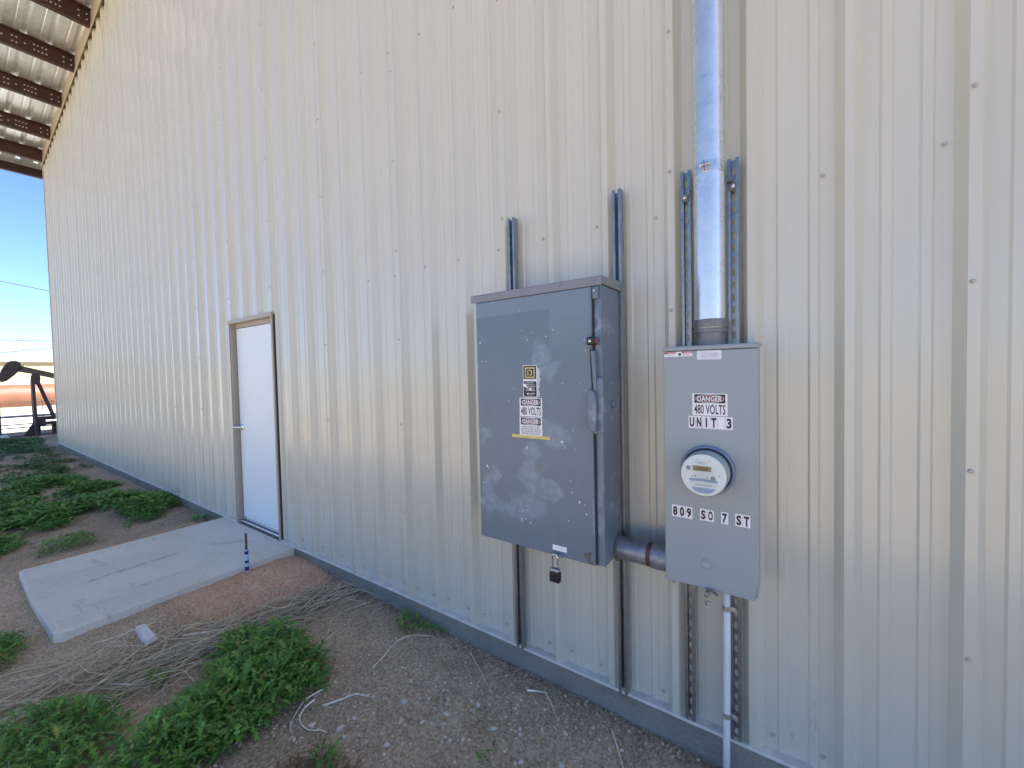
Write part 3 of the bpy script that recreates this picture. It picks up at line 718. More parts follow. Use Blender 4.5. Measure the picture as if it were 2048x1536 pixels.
# nameplate with a boxed letter, warning stickers
YS = -.3068
NP = rect(-1.070, -.993, 1.458, 1.611, YS).build('nameplate', 'white', D)
rect(-1.067, -.996, 1.546, 1.608, YS-.0006, .0004).build('black_field', 'ink', NP)
def frame_mesh(x0, x1, z0, z1, w, y, t):
    b = MB(); b.box(x0, x1, y-t, y, z0, z0+w); b.box(x0, x1, y-t, y, z1-w, z1); b.box(x0, x0+w, y-t, y, z0+w, z1-w); b.box(x1-w, x1, y-t, y, z0+w, z1-w); return b
frame_mesh(-1.0585, -1.0045, 1.5505, 1.601, .0058, YS-.001, .0003).build('emblem_border', 'gold', NP)
text('emblem_letter', 'D', -1.031, 1.576, YS-.0014, .027, .031, 'gold', NP, .02)
MB().box(-1.041, -1.034, YS-.0014, YS-.001, 1.5605, 1.5645).build('emblem_serif', 'gold', NP); MB().box(-1.048, -1.034, YS-.0014, YS-.001, 1.5875, 1.5915).build('emblem_serif', 'gold', NP)
text('small_print', 'SQUARE D', -1.031, 1.541, YS-.0008, .046, .005, 'grey_print', NP)
rect(-1.067, -.996, 1.462, 1.535, YS-.0006, .0004).build('black_field', 'ink', NP)
text('small_print', 'HEAVY DUTY\nSAFETY SWITCH\nINTERRUPTEUR DE\nSECURITE DE\nSERVICE INTENSE', -1.030, 1.510, YS-.0012, .056, .042, 'white', NP, .012)
text('small_print', '400 AMP\n600 VAC', -1.031, 1.474, YS-.0012, .030, .012, 'white', NP, .01)
pb = MB()
for q in range(5):
    cx, cz, r_ = [(-1.061, 1.517, .011), (-1.030, 1.497, .0075), (-1.046, 1.476, .004), (-1.010, 1.477, .004), (-1.052, 1.508, .006)][q]
    pb.prism([(cx+r_*rnd.uniform(.6, 1.2)*math.cos(a*.7), cz+r_*rnd.uniform(.6, 1.2)*math.sin(a*.7)) for a in range(9)], YS-.0014-.0001*q, YS-.0016-.0001*q)
pb.build('paint_chips', 'white', NP)['kind'] = 'stuff'
poly = [(-.993, 1.462)]; z = 1.462
while z < 1.60: poly.append((-.993+rnd.uniform(.006, .022), z)); z += .012
poly += [(-.993, 1.602)]
MB().prism(poly, YS, YS-.0005).build('peeled_paint', simple('peeled', (.50, .53, .57), .6, 0, .1), D)
_cr = random.Random(5)
CH = [(185, 620, 9), (210, 600, 4), (580, 560, 4), (830, 588, 6), (1040, 240, 8), (1045, 260, 5), (625, 640, 6), (610, 620, 3), (660, 590, 4), (720, 835, 4), (690, 950, 4), (450, 1120, 5), (240, 780, 4), (195, 775, 4), (160, 820, 4), (775, 630, 4), (740, 705, 3), (1050, 690, 6), (1058, 765, 4), (655, 300, 4), (880, 1430, 9), (905, 1470, 6), (965, 1340, 5), (980, 1480, 4), (515, 1015, 3), (490, 1018, 3),
      (600, 1490+0, 6), (225, 1660, 10), (240, 1680, 7), (365, 1740, 5), (185, 1810, 6), (940, 1715, 5), (950, 1800, 4), (1000, 1865, 9), (1035, 1880, 5), (1045, 1945, 7), (460, 1940, 5), (605, 1480, 6), (600, 1990, 6), (560, 2000, 6), (545, 2070, 9), (620, 2085, 8), (580, 2060, 6), (600, 1950, 5), (1115, 2180, 5), (1140, 2450, 8), (1135, 2410, 5), (920, 2020, 6), (1145, 1740, 6), (1140, 1800, 5), (1148, 1660, 4), (1143, 1900, 5)]
_cb = MB()
for k, (u, v, r_) in enumerate(CH):
    cx = -1.352+(u-150)*.638/980*(1+.00006*(u-600)); cz = 1.940-(v-318-(1-(u-150)/980)*(-40))*1.215/2000
    r_ = r_*.00062; n_ = _cr.choice((5, 6, 7)); pts = [(cx+r_*_cr.uniform(.35, 1.3)*math.cos(2*math.pi*q/n_), cz+r_*_cr.uniform(.5, 1.6)*math.sin(2*math.pi*q/n_)) for q in range(n_)]
    if -1.35 < cx < -.72 and .735 < cz < 1.93: _cb.prism(pts, -.3062, -.30655-.00001*(k % 7))
_cb.build('paint_chips', simple('bare_primer', (.62, .66, .70), .6, 0, .12), D)['kind'] = 'stuff'
def danger(x0, x1, z0, z1, y, parent, lines, name='danger_sticker', tilt=0.0):
    S = rect(x0, x1, z0, z1, y, .0006, tilt).build(name, 'white', parent, )
    cx = (x0+x1)/2; w = x1-x0; y2 = y-.0006
    bh = .034; zc = z1-.0035-bh/2
    rect(cx-w*.44, cx+w*.44, zc-bh/2, zc+bh/2, y2, .0003, tilt).build('black_band', 'ink', S)
    ellipse(cx, zc, w*.405, bh*.455, y2-.0003, .0002).build('white_oval', 'white', S)
    ellipse(cx, zc, w*.39, bh*.405, y2-.0005, .0002).build('red_oval', 'danger_red', S)
    text('danger_word', 'DANGER', cx, zc, y2-.001, w*.70, bh*.62, 'white', S, .026)
    if len(lines) == 1: text('lettering', lines[0], cx, z0+(zc-bh/2-z0)*.5, y2-.0004, w*.89, (zc-bh/2-z0)*.76, 'ink', S, .016)
    else: text('lettering', '\n'.join(lines), cx, z0+(zc-bh/2-z0)*.5, y2-.0004, w*.86, (zc-bh/2-z0)*.80, 'ink', S, .014)
    return S
danger(-1.0935, -.9675, 1.3675, 1.4555, YS, D, ['480 VOLTS'])
danger(-1.0955, -.9690, 1.277, 1.3645, YS, D, ['AREA IN FRONT OF THIS', 'ELECTRICAL PANEL MUST BE', 'KEPT CLEAR FOR 36 INCHES', 'OSHA-NEC REGULATIONS'])
S = rect(-1.141, -.928, 1.2635, 1.2775, YS-.0010, .0005).build('yellow_strip', 'yellow', D)
text('lettering', 'SHUTS OFF ALL POWER TO THE BUILDING', -1.034, 1.2705, YS-.0019, .175, .0055, 'grey_print', S)
S = rect(-.926, -.853, .7525, .777, YS).build('white_tag', 'white', D)
text('lettering', '4-16', -.888, .7645, YS-.0010, .018, .007, 'grey_print', S)
MB().prism([(-.925, .728), (-.868, .728), (-.868, .7375), (-.88, .742), (-.913, .742), (-.925, .7375)], -.3065, -.318).build('hasp', 'box_body', D, bevel=.002)

# padlock
P = empty('padlock', (-.903, -.330, .615), 'small black padlock hanging below the switch box door', 'padlock')
sh = []
for k in range(13):
    a = math.pi*k/12; sh.append((-.9035-.013*math.cos(a), -.327, .728+.013*math.sin(a)))
sh = [(-.9165, -.327, .672)]+sh+[(-.8905, -.327, .672)]
MB().tube(sh, .0037, 10).build('shackle', 'chrome', P, smooth=True)
MB().box(-.9265, -.8805, -.3395, -.3145, .664, .676).build('cap', 'zinc', P, bevel=.003)
MB().box(-.928, -.879, -.341, -.313, .615, .6635).build('body', 'lock_body', P, bevel=.005)
for zz in (.627, .638, .649): MB().box(-.9255, -.8815, -.3422, -.3405, zz, zz+.0035).build('ridge', 'black', P)

# ------------------------------------------------------------------ meter box
Bx = empty('meter_box', (-.276, -.055, .706), 'tall grey meter box numbered UNIT 3 with a round meter', 'meter box')
MB().box(-.436, -.114, -.194, -.0555, .708, 1.660).build('enclosure', 'meter_box', Bx, bevel=.004)
cv = MB().prism([(-.4445, .705), (-.122, .705), (-.116, .76), (-.1085, .80), (-.1085, 1.649), (-.4445, 1.649)], -.1945, -.2100).build('cover', 'meter_box', Bx, bevel=.004)
MB().prism([(-.213, 1.6515), (-.213, 1.664), (-.208, 1.6695), (-.05, 1.6705), (-.05, 1.6615), (-.195, 1.6605), (-.195, 1.6515)], -.4465, -.1055, 'YZ').build('top_lip', 'meter_box', Bx, bevel=.002)
YC = -.2104
mcx, mcz = -.2815, 1.180
MB().lathe([(.0985, 0.0), (.098, -.007), (.0945, -.012), (.0890, -.013), (.0868, -.010), (.0868, .0)], (mcx, YC+.0004, mcz), 'Y', 48).build('meter_collar', 'meter_ring', Bx, smooth=True)
# embossed seal low on the cover, latch with its wire seal
b = MB().lathe([(.020, -.0002), (.018, -.0014), (.015, -.0014), (.013, -.0004), (.0, -.0004)], (-.287, YC+.0003, .808), 'Y', 28)
b.build('embossed_seal', 'meter_box', Bx, smooth=True)
MB().box(-.325, -.250, YC-.0012, YC+.0004, .776, .786).build('embossed_bar', 'meter_box', Bx, bevel=.001)
MB().box(-.293, -.279, -.222, -.19, .690, .712).build('latch', 'nipple', Bx, bevel=.002)
b = MB().tube([(-.288, -.214, .700), (-.275, -.228, .712), (-.258, -.232, .710), (-.246, -.230, .702)], [.006, .005, .005, .0055], 10)
b.build('latch_lever', 'hub', Bx, smooth=True)
cw = []
for k in range(30):
    t = k/29; cw.append((-.284+.010*math.sin(t*13)+.004*math.sin(31*t), -.214+.006*math.cos(t*17), .694-.05*t))
MB().tube(cw, .0011, 5).build('seal_wire', 'rod', Bx)
MB().tube([(-.280+.006*math.sin(a*.55), -.216, .654-.017*math.cos(a*.55)) for a in range(12)], .0018, 6).build('seal_loop', 'zinc', Bx)
# stickers
S = rect(-.4395, -.332, 1.628, 1.6475, YC).build('warning_label', 'white', Bx)
for (a, c) in ((-.4390, -.395), (-.372, -.3325)):
    rect(a, c, 1.6395, 1.647, YC-.0007, .0003).build('red_header', 'safety_red', S)
    text('lettering', 'DANGER', (a+c)/2+.003, 1.6432, YC-.0012, .028, .0042, 'white', S, .02)
    text('lettering', 'HAZARD OF SHOCK,\nEXPLOSION OR FLASH', (a+c)/2, 1.6337, YC-.0009, .033, .007, 'grey_print', S)
b = MB(); b.prism([(-.387, 1.642), (-.384, 1.639), (-.379, 1.643), (-.375, 1.640), (-.374, 1.633), (-.379, 1.630), (-.383, 1.633), (-.386, 1.637)], YC-.0007, YC-.001)
b.build('hand_symbol', 'ink', S)
S = rect(-.316, -.2295, 1.6125, 1.6478, YC, .0006, -.01).build('foil_label', 'silver', Bx)
text('lettering', 'METER SOCKET  200A\nVOLTS 600 AC  3PH\nTYPE 3R ENCLOSURE', -.272, 1.631, YC-.0010, .065, .018, 'grey_print', S)
danger(-.334, -.2098, 1.3945, 1.4810, YC, Bx, ['480 VOLTS'])
def tiles(chars, x0, x1, z0, z1):
    n = len(chars); w = (x1-x0)/n
    for i, ch in enumerate(chars):
        S = rect(x0+i*w+.0005, x0+(i+1)*w-.0005, z0+rnd.uniform(-.0006, .0006), z1+rnd.uniform(-.0006, .0006), YC, .0006, rnd.uniform(-.008, .008)).build('letter_tile', 'white', Bx)
        if ch.strip():
            ww = {'I': .20, 'T': .66, '7': .62, '3': .62}.get(ch, .62)
            text('character', ch, x0+(i+.5)*w, (z0+z1)/2, YC-.0012, w*ww*1.04, (z1-z0)*.80, 'ink', S, .042)
tiles('UNIT 3', -.349, -.192, 1.343, 1.3915)
tiles('809', -.416, -.337, .976, 1.0235); tiles('SO', -.3105, -.2585, .979, 1.0245); tiles('7', -.235, -.209, .978, 1.025); tiles('ST', -.187, -.136, .979, 1.0265)

# the plug-in meter
Mt = empty('electric_meter', (mcx, YC-.004, mcz), 'round glass electric meter with white face and amber display', 'meter')
yb = YC-.004
MB().lathe([(.0858, 0), (.0858, -.006), (.0835, -.007), (.0825, -.012)], (mcx, yb, mcz), 'Y', 48).build('base_ring', 'black', Mt, smooth=True, autosm=True)
MB().lathe([(.0795, -.008), (.0795, -.078), (.0, -.078)], (mcx, yb, mcz), 'Y', 48).build('drum', 'meter_base', Mt, smooth=True, autosm=True)
fc = MB().lathe([(.0790, -.0785), (.0790, -.083), (.0775, -.0845), (.0, -.0845)], (mcx, yb, mcz), 'Y', 48).build('face', 'meter_face', Mt, smooth=True, autosm=True)
MB().lathe([(.0822, -.010), (.0818, -.080), (.0800, -.0835), (.0795, -.0835), (.0797, -.010)], (mcx, yb, mcz), 'Y', 48).build('cover_band', 'meter_base', Mt, smooth=True, autosm=True)
MB().lathe([(.0815, -.0805), (.0805, -.0875), (.077, -.0925), (.068, -.0955), (.0, -.0972), (.0, -.0960), (.0675, -.0943), (.0760, -.0914), (.0792, -.0870), (.0801, -.0805)], (mcx, yb, mcz), 'Y', 48).build('glass_cover', 'glass', Mt, smooth=True)
yf = yb-.0846
rect(mcx-.036, mcx+.027, mcz+.013, mcz+.033, yf, .0004).build('display_bezel', 'lcd', fc)
text('display_digits', '8 01185', mcx-.004, mcz+.023, yf-.0006, .040, .012, 'lcd_ink', fc, .01)
rect(mcx-.028, mcx+.016, mcz+.039, mcz+.053, yf, .0003).build('face_label', 'white', fc)
text('small_print', 'CL200 240V 3W\nTYPE 60Hz Kh 7.2', mcx-.006, mcz+.046, yf-.0006, .030, .007, 'grey_print', fc)
rect(mcx-.048, mcx+.048, mcz-.026, mcz-.016, yf, .0003).build('blue_stripe', 'lavender', fc)
rect(mcx-.046, mcx+.046, mcz-.047, mcz-.0265, yf, .0003).build('barcode_field', 'white', fc)
b = MB(); x = mcx-.027
while x < mcx+.027:
    w_ = rnd.choice((.0006, .001, .0016)); b.box(x, x+w_, yf-.0006, yf-.0004, mcz-.041, mcz-.036); x += w_+rnd.choice((.0006, .001))
b.build('barcode', 'grey_print', fc)['kind'] = 'stuff'
MB().prism([(mcx-.0425, mcz-.048), (mcx+.0425, mcz-.048), (mcx+.030, mcz-.062), (mcx+.012, mcz-.068), (mcx-.012, mcz-.068), (mcx-.030, mcz-.062)], yf, yf-.0003).build('blue_field', 'lavender', fc)
text('small_print', 'kWh METER', mcx, mcz-.056, yf-.0006, .03, .005, 'grey_print', fc)
for (dx, dz, r_) in ((-.052, .023, .009), (.033, -.010, .009), (-.028, -.008, .004), (-.040, -.009, .0025), (.013, -.011, .0028), (.055, .002, .003), (-.02, .057, .002), (.022, .055, .002)):
    MB().lathe([(r_, 0), (r_*.9, -.0008), (0, -.0009)], (mcx+dx, yf, mcz+dz), 'Y', 14).build('face_dot', 'grey_print', fc)

# ------------------------------------------------------------------ conduits
Cn = empty('conduit_riser', (-.284, -.111, 1.671), 'thick shiny galvanised conduit rising from the top of the meter box', 'conduit')
pcx, pcy = -.284, -.111
MB().lathe([(.0572, 0), (.0572, 6.2)], (pcx, pcy, 1.74), 'Z', 40).build('pipe', 'pipe', Cn, smooth=True, autosm=True)
MB().lathe([(.0605, 0), (.0605, .012), (.0565, .013), (.0565, .050), (.0575, .0505)], (pcx, pcy, 1.672), 'Z', 40).build('hub_neck', 'hub', Cn, smooth=True, autosm=True)
MB().lathe([(.0625, 0), (.0625, .016), (.058, .0165)], (pcx, pcy, 1.7225), 'Z', 40).build('hub_ring', 'hub', Cn, smooth=True, autosm=True)
MB().lathe([(.0640, 0), (.0645, .002), (.0645, .030), (.063, .032), (.0573, .032)], (pcx, pcy, 1.742), 'Z', 40).build('hub_collar', 'hub', Cn, smooth=True, autosm=True)
MB().lathe([(6.2, 0)], (0, 0, 0)) if 0 else None
st = MB()
zc = 2.372
ring = []
n = 40
prof = [(.0588, -.020), (.0600, -.020), (.0600, .020), (.0588, .020)]
st.lathe([(.0576, -.020), (.0602, -.020), (.0602, .020), (.0576, .020)], (pcx, pcy, zc), 'Z', 40)
SP = st.build('strap', 'zinc', Cn, smooth=True, autosm=True)
for sx in (-.0055, .0025):
    MB().box(pcx+sx-.004, pcx+sx-.0005, pcy-.082, pcy-.058, zc-.018, zc+.018).build('strap_ear', 'zinc', SP, bevel=.001)
MB().tube([(pcx-.022, pcy-.071, zc), (pcx+.018, pcy-.071, zc)], .0042, 8).build('strap_bolt', 'zinc', SP)
MB().lathe([(.008, 0), (.008, .006)], (pcx-.021, pcy-.071, zc), 'X', 6).build('strap_nut', 'zinc', SP)
for cx_ in (-.3835, -.2045):
    MB().box(cx_-.014, cx_+.014, -.0615, -.0565, 2.292, 2.322).build('strut_washer', 'hub', SP, bevel=.002)
    MB().lathe([(.0085, 0), (.0085, -.007), (.003, -.010)], (cx_, -.0617, 2.307), 'Y', 6).build('strut_bolt', 'zinc', SP)
for sgn in (-1, 1):
    MB().box(*sorted((pcx+sgn*.0565, pcx+sgn*.082)), -.0755, -.0705, 2.325, 2.345).build('strap_foot', 'hub', SP)

Np = empty('conduit_nipple', (-.56, -.132, .757), 'short fat conduit joining the switch box to the meter box', 'conduit')
MB().lathe([(.0508, 0), (.0508, .247)], (-.6855, -.132, .757), 'X', 36).build('pipe', 'nipple', Np, smooth=True, autosm=True)
MB().lathe([(.0605, 0), (.0615, .003), (.0615, .010), (.052, .011)], (-.6755, -.132, .757), 'X', 28).build('locknut', 'hub', Np, smooth=True, autosm=True)
MB().lathe([(.0512, 0), (.0518, .002), (.0518, .018), (.0512, .02)], (-.537, -.132, .757), 'X', 36).build('rusty_thread', 'rust', Np, smooth=True)
MB().lathe([(.0545, 0), (.0555, .002), (.0555, .070), (.0535, .072)], (-.5165, -.132, .757), 'X', 36).build('coupling', 'nipple', Np, smooth=True, autosm=True)

Pv = empty('ground_wire_conduit', (-.233, -.0895, -.13), 'thin white plastic conduit running from the meter box into the ground', 'conduit')
MB().tube([(-.232, -.0895, .712), (-.2315, -.0895, .4), (-.236, -.0895, .0), (-.237, -.0895, -.20)], .01335, 20).build('pipe', 'pvc', Pv, smooth=True)
for zz in (.588, .135):
    s_ = MB().lathe([(.0137, -.011), (.0157, -.011), (.0157, .011), (.0137, .011)], (-.2335, -.0895, zz), 'Z', 24).build('pipe_clamp', 'zinc', Pv, smooth=True, autosm=True)
    MB().box(-.219, -.196, -.0925, -.0885, zz-.009, zz+.009).build('clamp_ear', 'zinc', s_, bevel=.001)
    MB().tube([(-.207, -.099, zz), (-.207, -.06, zz)], .0035, 8).build('clamp_bolt', 'zinc', s_)

# ------------------------------------------------------------------ marker stake, wedge, sticks
def gz(x, y): return float(ground_h(np.array([x]), np.array([y]))[0])
gx, gy = -3.795, -.455
g0 = gz(gx, gy)
St = empty('marker_stake', (gx, gy, g0), 'short thin rod stake with blue and white tape beside the stoop', 'stake')
MB().tube([(gx, gy, g0-.05), (gx-.004, gy+.002, g0+.325)], .0085, 12).build('rod', 'rod', St, smooth=True, autosm=True)
for z0, z1, mm in ((.0, .03, 'tape_light'), (.012, .044, 'tape_blue'), (.044, .075, 'tape_light'), (.075, .096, 'tape_blue'), (.096, .150, 'tape_light'), (.150, .176, 'tape_blue'), (.176, .186, 'tape_light')):
    rr = .0148 if mm == 'tape_blue' else .0143
    MB().lathe([(.009, 0), (rr, .0005), (rr, z1-z0-.0005), (.009, z1-z0)], (gx-.001, gy, g0+z0), 'Z', 16).build('tape_band', mm, St, smooth=True, autosm=True)

b = MB(); wz = gz(-3.45, -1.19)
b.add([(-3.60, -1.235, wz-.01), (-3.56, -1.155, wz-.01), (-3.36, -1.13, wz-.015), (-3.33, -1.215, wz-.015), (-3.605, -1.222, wz+.062), (-3.575, -1.168, wz+.068), (-3.375, -1.142, wz+.020), (-3.35, -1.205, wz+.016)],
      [(0, 3, 2, 1), (4, 5, 6, 7), (0, 1, 5, 4), (1, 2, 6, 5), (2, 3, 7, 6), (3, 0, 4, 7)])
b.v = [(-3.46+(x+3.46)*.72, -1.19+(y+1.19)*.8, wz+(z-wz)*.9) for x, y, z in b.v]
o = b.build('wooden_wedge', 'wedge', None, bevel=.005); tag(o, 'grey weathered wooden wedge lying among the dry straw', 'wedge')

# ------------------------------------------------------------------ vegetation helpers
def mesh_np(name, v, f, tint, mat, parent=None, smooth=True):
    """v (n,3) world, f (m,k) quads or tris, tint per vertex"""
    me = bpy.data.meshes.new(name)
    k = f.shape[1]
    me.vertices.add(len(v)); me.vertices.foreach_set('co', v.astype(np.float32).ravel())
    me.loops.add(f.size); me.loops.foreach_set('vertex_index', f.ravel().astype(np.int32))
    me.polygons.add(len(f)); me.polygons.foreach_set('loop_start', np.arange(0, f.size, k, dtype=np.int32))
    me.polygons.foreach_set('use_smooth', np.full(len(f), smooth))
    me.update(calc_edges=True)
    a = me.attributes.new('tint', 'FLOAT', 'POINT'); a.data.foreach_set('value', tint.astype(np.float32))
    me.materials.append(MAT[mat])
    o = bpy.data.objects.new(name, me); COL.objects.link(o)
    if parent: o.parent = parent
    return o

def leaves(P, yaw, p0, bend, L, Wd, tint, lobes=True, J=8, fold=.35):
    """vectorised lobed leaves; P (n,3)"""
    n = len(P); t = np.linspace(0, 1, J)
    env = np.sin(np.pi*np.clip(t*.92+.06, 0, 1))**.7
    if lobes: wprof = env*np.where(np.arange(J) % 2 == 1, 1.0, .16)
    else: wprof = env
    wprof[-1] = .05
    ang = p0[:, None]-bend[:, None]*t[None]
    dt = 1.0/(J-1)
    h = np.concatenate([np.zeros((n, 1)), np.cumsum(np.cos(ang[:, :-1])*dt, 1)], 1)*L[:, None]
    z = np.concatenate([np.zeros((n, 1)), np.cumsum(np.sin(ang[:, :-1])*dt, 1)], 1)*L[:, None]
    cx, sx = np.cos(yaw)[:, None], np.sin(yaw)[:, None]
    C = np.stack([P[:, :1]+cx*h, P[:, 1:2]+sx*h, P[:, 2:3]+z], 2)
    w = wprof[None]*Wd[:, None]
    side = np.stack([-sx*np.ones_like(h), cx*np.ones_like(h), np.zeros_like(h)], 2)
    upv = np.stack([-cx*np.sin(ang), -sx*np.sin(ang), np.cos(ang)], 2)
    fwdv = np.stack([cx*np.cos(ang), sx*np.cos(ang), np.sin(ang)], 2)
    sw = (.35*w)[..., None] if lobes else 0
    Lf = C+side*w[..., None]+upv*(w*fold)[..., None]+fwdv*sw; Rt = C-side*w[..., None]+upv*(w*fold)[..., None]+fwdv*sw
    V = np.stack([Lf, C, Rt], 2).reshape(n, J*3, 3)
    base = []
    for j in range(J-1):
        a = j*3; base += [(a, a+1, a+4, a+3), (a+1, a+2, a+5, a+4)]
    base = np.array(base)
    Fc = (base[None]+(np.arange(n)*J*3)[:, None, None]).reshape(-1, 4)
    T = np.repeat(tint, J*3)
    return V.reshape(-1, 3), Fc, T

def weed(blobs, dens, label, name='weed_clump', hs=1.0, group=None, lmin=.032, lmax=.078, seed=1, mat='leaf'):
    """blobs = [(x, y, rx, ry, height)]"""
    r = np.random.RandomState(seed); Ps = []; Ys = []; Ts = []; Pi = []; Ls = []
    for (bx, by, rx_, ry_, hh) in blobs:
        n = int(dens*math.pi*rx_*ry_)
        a = r.rand(n)*2*np.pi; q = np.sqrt(r.rand(n))*1.12
        ok = q < .55+1.0*fbm(bx*5+2.2*np.cos(a), by*5+2.2*np.sin(a), 2)+.10*r.randn(n)
        a, q = a[ok], q[ok]; n = len(a)
        x = bx+rx_*q*np.cos(a); y = by+ry_*q*np.sin(a)
        lump = .35+1.4*fbm(x*9, y*9, 2)
        hmax = .85*hh*hs*np.sqrt(np.clip(1-(q/1.15)**2, .02, 1))*lump
        u = r.rand(n)**.5
        z = ground_h(x, y)+hmax*u+.004
        tall = r.rand(n) < .05
        L = (lmin+(lmax-lmin)*r.rand(n)**1.4)*np.where(tall, 1.35, 1.0)
        Ps.append(np.stack([x, y, z], 1)); Ys.append(a+r.randn(n)*1.5); Ls.append(L)
        Pi.append(np.where(tall, 1.25, .55+.8*r.rand(n)*(1.2-q))+.35*r.randn(n))
        t_ = np.clip(.08+.50*r.rand(n)+.42*u*r.rand(n)+.12*(fbm(x*14, y*14, 1)-.25), 0, .97)
        Ts.append(np.where(r.rand(n) < .025, 1.0, t_))
    P = np.concatenate(Ps); n = len(P); L = np.concatenate(Ls)
    P[:, 1] = np.minimum(P[:, 1], -.05)
    V, Fq, T = leaves(P, np.concatenate(Ys), np.concatenate(Pi), .6+1.2*r.rand(n), L, L*(.13+.11*r.rand(n)), np.concatenate(Ts), True, 10)
    V[:, 1] = np.minimum(V[:, 1], -.052)
    o = mesh_np(name, V, Fq, T, mat); tag(o, label, 'weed', group)
    return o
weed([(-2.82, -.86, .18, .14, .10), (-2.60, -.80, .24, .17, .18), (-2.38, -.82, .22, .16, .19), (-2.52, -1.00, .24, .17, .15), (-2.30, -1.00, .20, .16, .17), (-2.19, -.83, .11, .09, .10), (-2.40, -1.20, .24, .18, .15), (-2.24, -1.17, .14, .12, .12), (-2.34, -1.40, .26, .20, .15)], 7600, 'biggest lush green weed clump in the foreground dirt', seed=3, group='weeds in the yard', lmin=.028, lmax=.095)
weed([(-2.90, -1.56, .16, .11, .13), (-3.02, -1.70, .17, .13, .14), (-2.72, -1.52, .12, .09, .09), (-2.70, -1.66, .18, .12, .12), (-2.86, -1.84, .22, .15, .14), (-2.58, -1.74, .14, .10, .09)], 6800, 'green weed clump in the bottom left corner beside the straw', seed=4, group='weeds in the yard', lmin=.03, lmax=.07)
weed([(-3.98, -1.79, .22, .14, .13)], 8000, 'small dark weed at the left edge below the stoop', seed=5, group='weeds in the yard')
weed([(-2.16, -.125, .15, .075, .075)], 5200, 'low weed growing against the concrete footing', seed=6, group='weeds in the yard', lmin=.03, lmax=.06)
weed([(-1.95, -.085, .07, .035, .05)], 6000, 'tiny weed sprouting from the footing right of the low weed', seed=7, group='weeds in the yard', lmin=.025, lmax=.05)
weed([(-1.70, -1.00, .075, .06, .06)], 6000, 'small weed sprout at the bottom edge right of the big weed clump', seed=8, group='weeds in the yard', lmin=.03, lmax=.06)
weed([(-1.62, -1.03, .12, .10, .05), (-1.75, -1.09, .10, .07, .04)], 5200, 'dead brown weed mat at the bottom edge beside the small sprout', name='dead_weed', seed=14, group='weeds in the yard', lmin=.025, lmax=.06, mat='brownleaf')
weed([(-1.135, -.575, .035, .05, .03)], 5200, 'tiny sparse seedling in the gravel near the bottom edge', seed=9, group='weeds in the yard', lmin=.02, lmax=.04)
weed([(-5.75, -.16, .12, .07, .07)], 4200, 'small weed between the green mass and the stoop by the wall', seed=10, group='weeds in the yard', lmin=.04, lmax=.08)
weed([(-2.98, -1.26, .10, .06, .04)], 5000, 'thin low weed poking through the straw', seed=12, group='weeds in the yard', lmin=.03, lmax=.05)

def ground_cover(blobs, dens, name, label, mat, seed, lmin, lmax, lobes=True, wr=.2):
    r = np.random.RandomState(seed); out = []; fo = []; to = []; k = 0
    for (bx, by, rx_, ry_, hh) in blobs:
        n = int(dens*math.pi*rx_*ry_)
        a = r.rand(n)*2*np.pi; q = np.sqrt(r.rand(n))
        x = bx+rx_*q*np.cos(a); y = by+ry_*q*np.sin(a)
        keep = (fbm(x*2.6+seed, y*2.6, 3) > .345+.26*q**3) & (y < -.06)
        x, y, q, a = x[keep], y[keep], q[keep], a[keep]; n = len(x)
        if not n: continue
        hm = hh*np.clip(1-q**2, .05, 1)*(.35+1.1*fbm(x*5, y*5, 2))
        z = ground_h(x, y)+hm*r.rand(n)**.5
        L = lmin+(lmax-lmin)*r.rand(n)
        V, Fq, T = leaves(np.stack([x, y, z], 1), r.rand(n)*6.28, .35+.5*r.rand(n), .5+.8*r.rand(n), L, L*wr*(.8+.5*r.rand(n)), np.clip(.1+.65*r.rand(n)+.25*fbm(x*1.5, y*1.5, 2), 0, 1), lobes, 6)
        V[:, 1] = np.minimum(V[:, 1], -.045)
        out.append(V); fo.append(Fq+k); to.append(T); k += len(V)
    o = mesh_np(name, np.concatenate(out), np.concatenate(fo), np.concatenate(to), mat)
    o['label'] = label; o['kind'] = 'stuff'; return o
ground_cover([(-7.1, -.42, .75, .42, .22), (-7.9, -.62, .9, .5, .22), (-7.6, -1.15, .8, .45, .18), (-8.8, -.75, 1.0, .55, .18), (-8.6, -1.5, 1.2, .5, .16), (-10.0, -.9, 1.0, .5, .15), (-7.3, -1.9, 1.2, .5, .18), (-9.6, -2.2, 1.6, .7, .15)], 1900, 'ground_cover', 'dense dark green weeds covering the ground left of the stoop', 'leaf', 21, .06, .13)
ground_cover([(-11.6, -.6, 1.0, .5, .10), (-13.2, -.55, 1.3, .5, .10), (-12.5, -1.3, 1.6, .5, .10), (-15.2, -.8, 1.6, .8, .10), (-17.5, -.8, 1.8, 1.0, .10), (-14.5, -1.9, 2.5, .7, .1), (-18.6, .3, 1.4, .9, .10), (-18.6, -1.2, 1.8, .8, .1)], 800, 'far_ground_cover', 'patchy green grass along the far end of the wall', 'grass', 22, .07, .15, False, .10)
ground_cover([(-6.25, -1.15, .38, .34, .09), (-6.5, -1.65, .5, .3, .1), (-6.35, -.75, .2, .18, .05), (-5.95, -.45, .25, .12, .05), (-5.6, -1.9, .3, .12, .06)], 1500, 'sparse_ground_cover', 'sparse green weeds in the litter beside the stoop', 'leaf', 23, .035, .08)

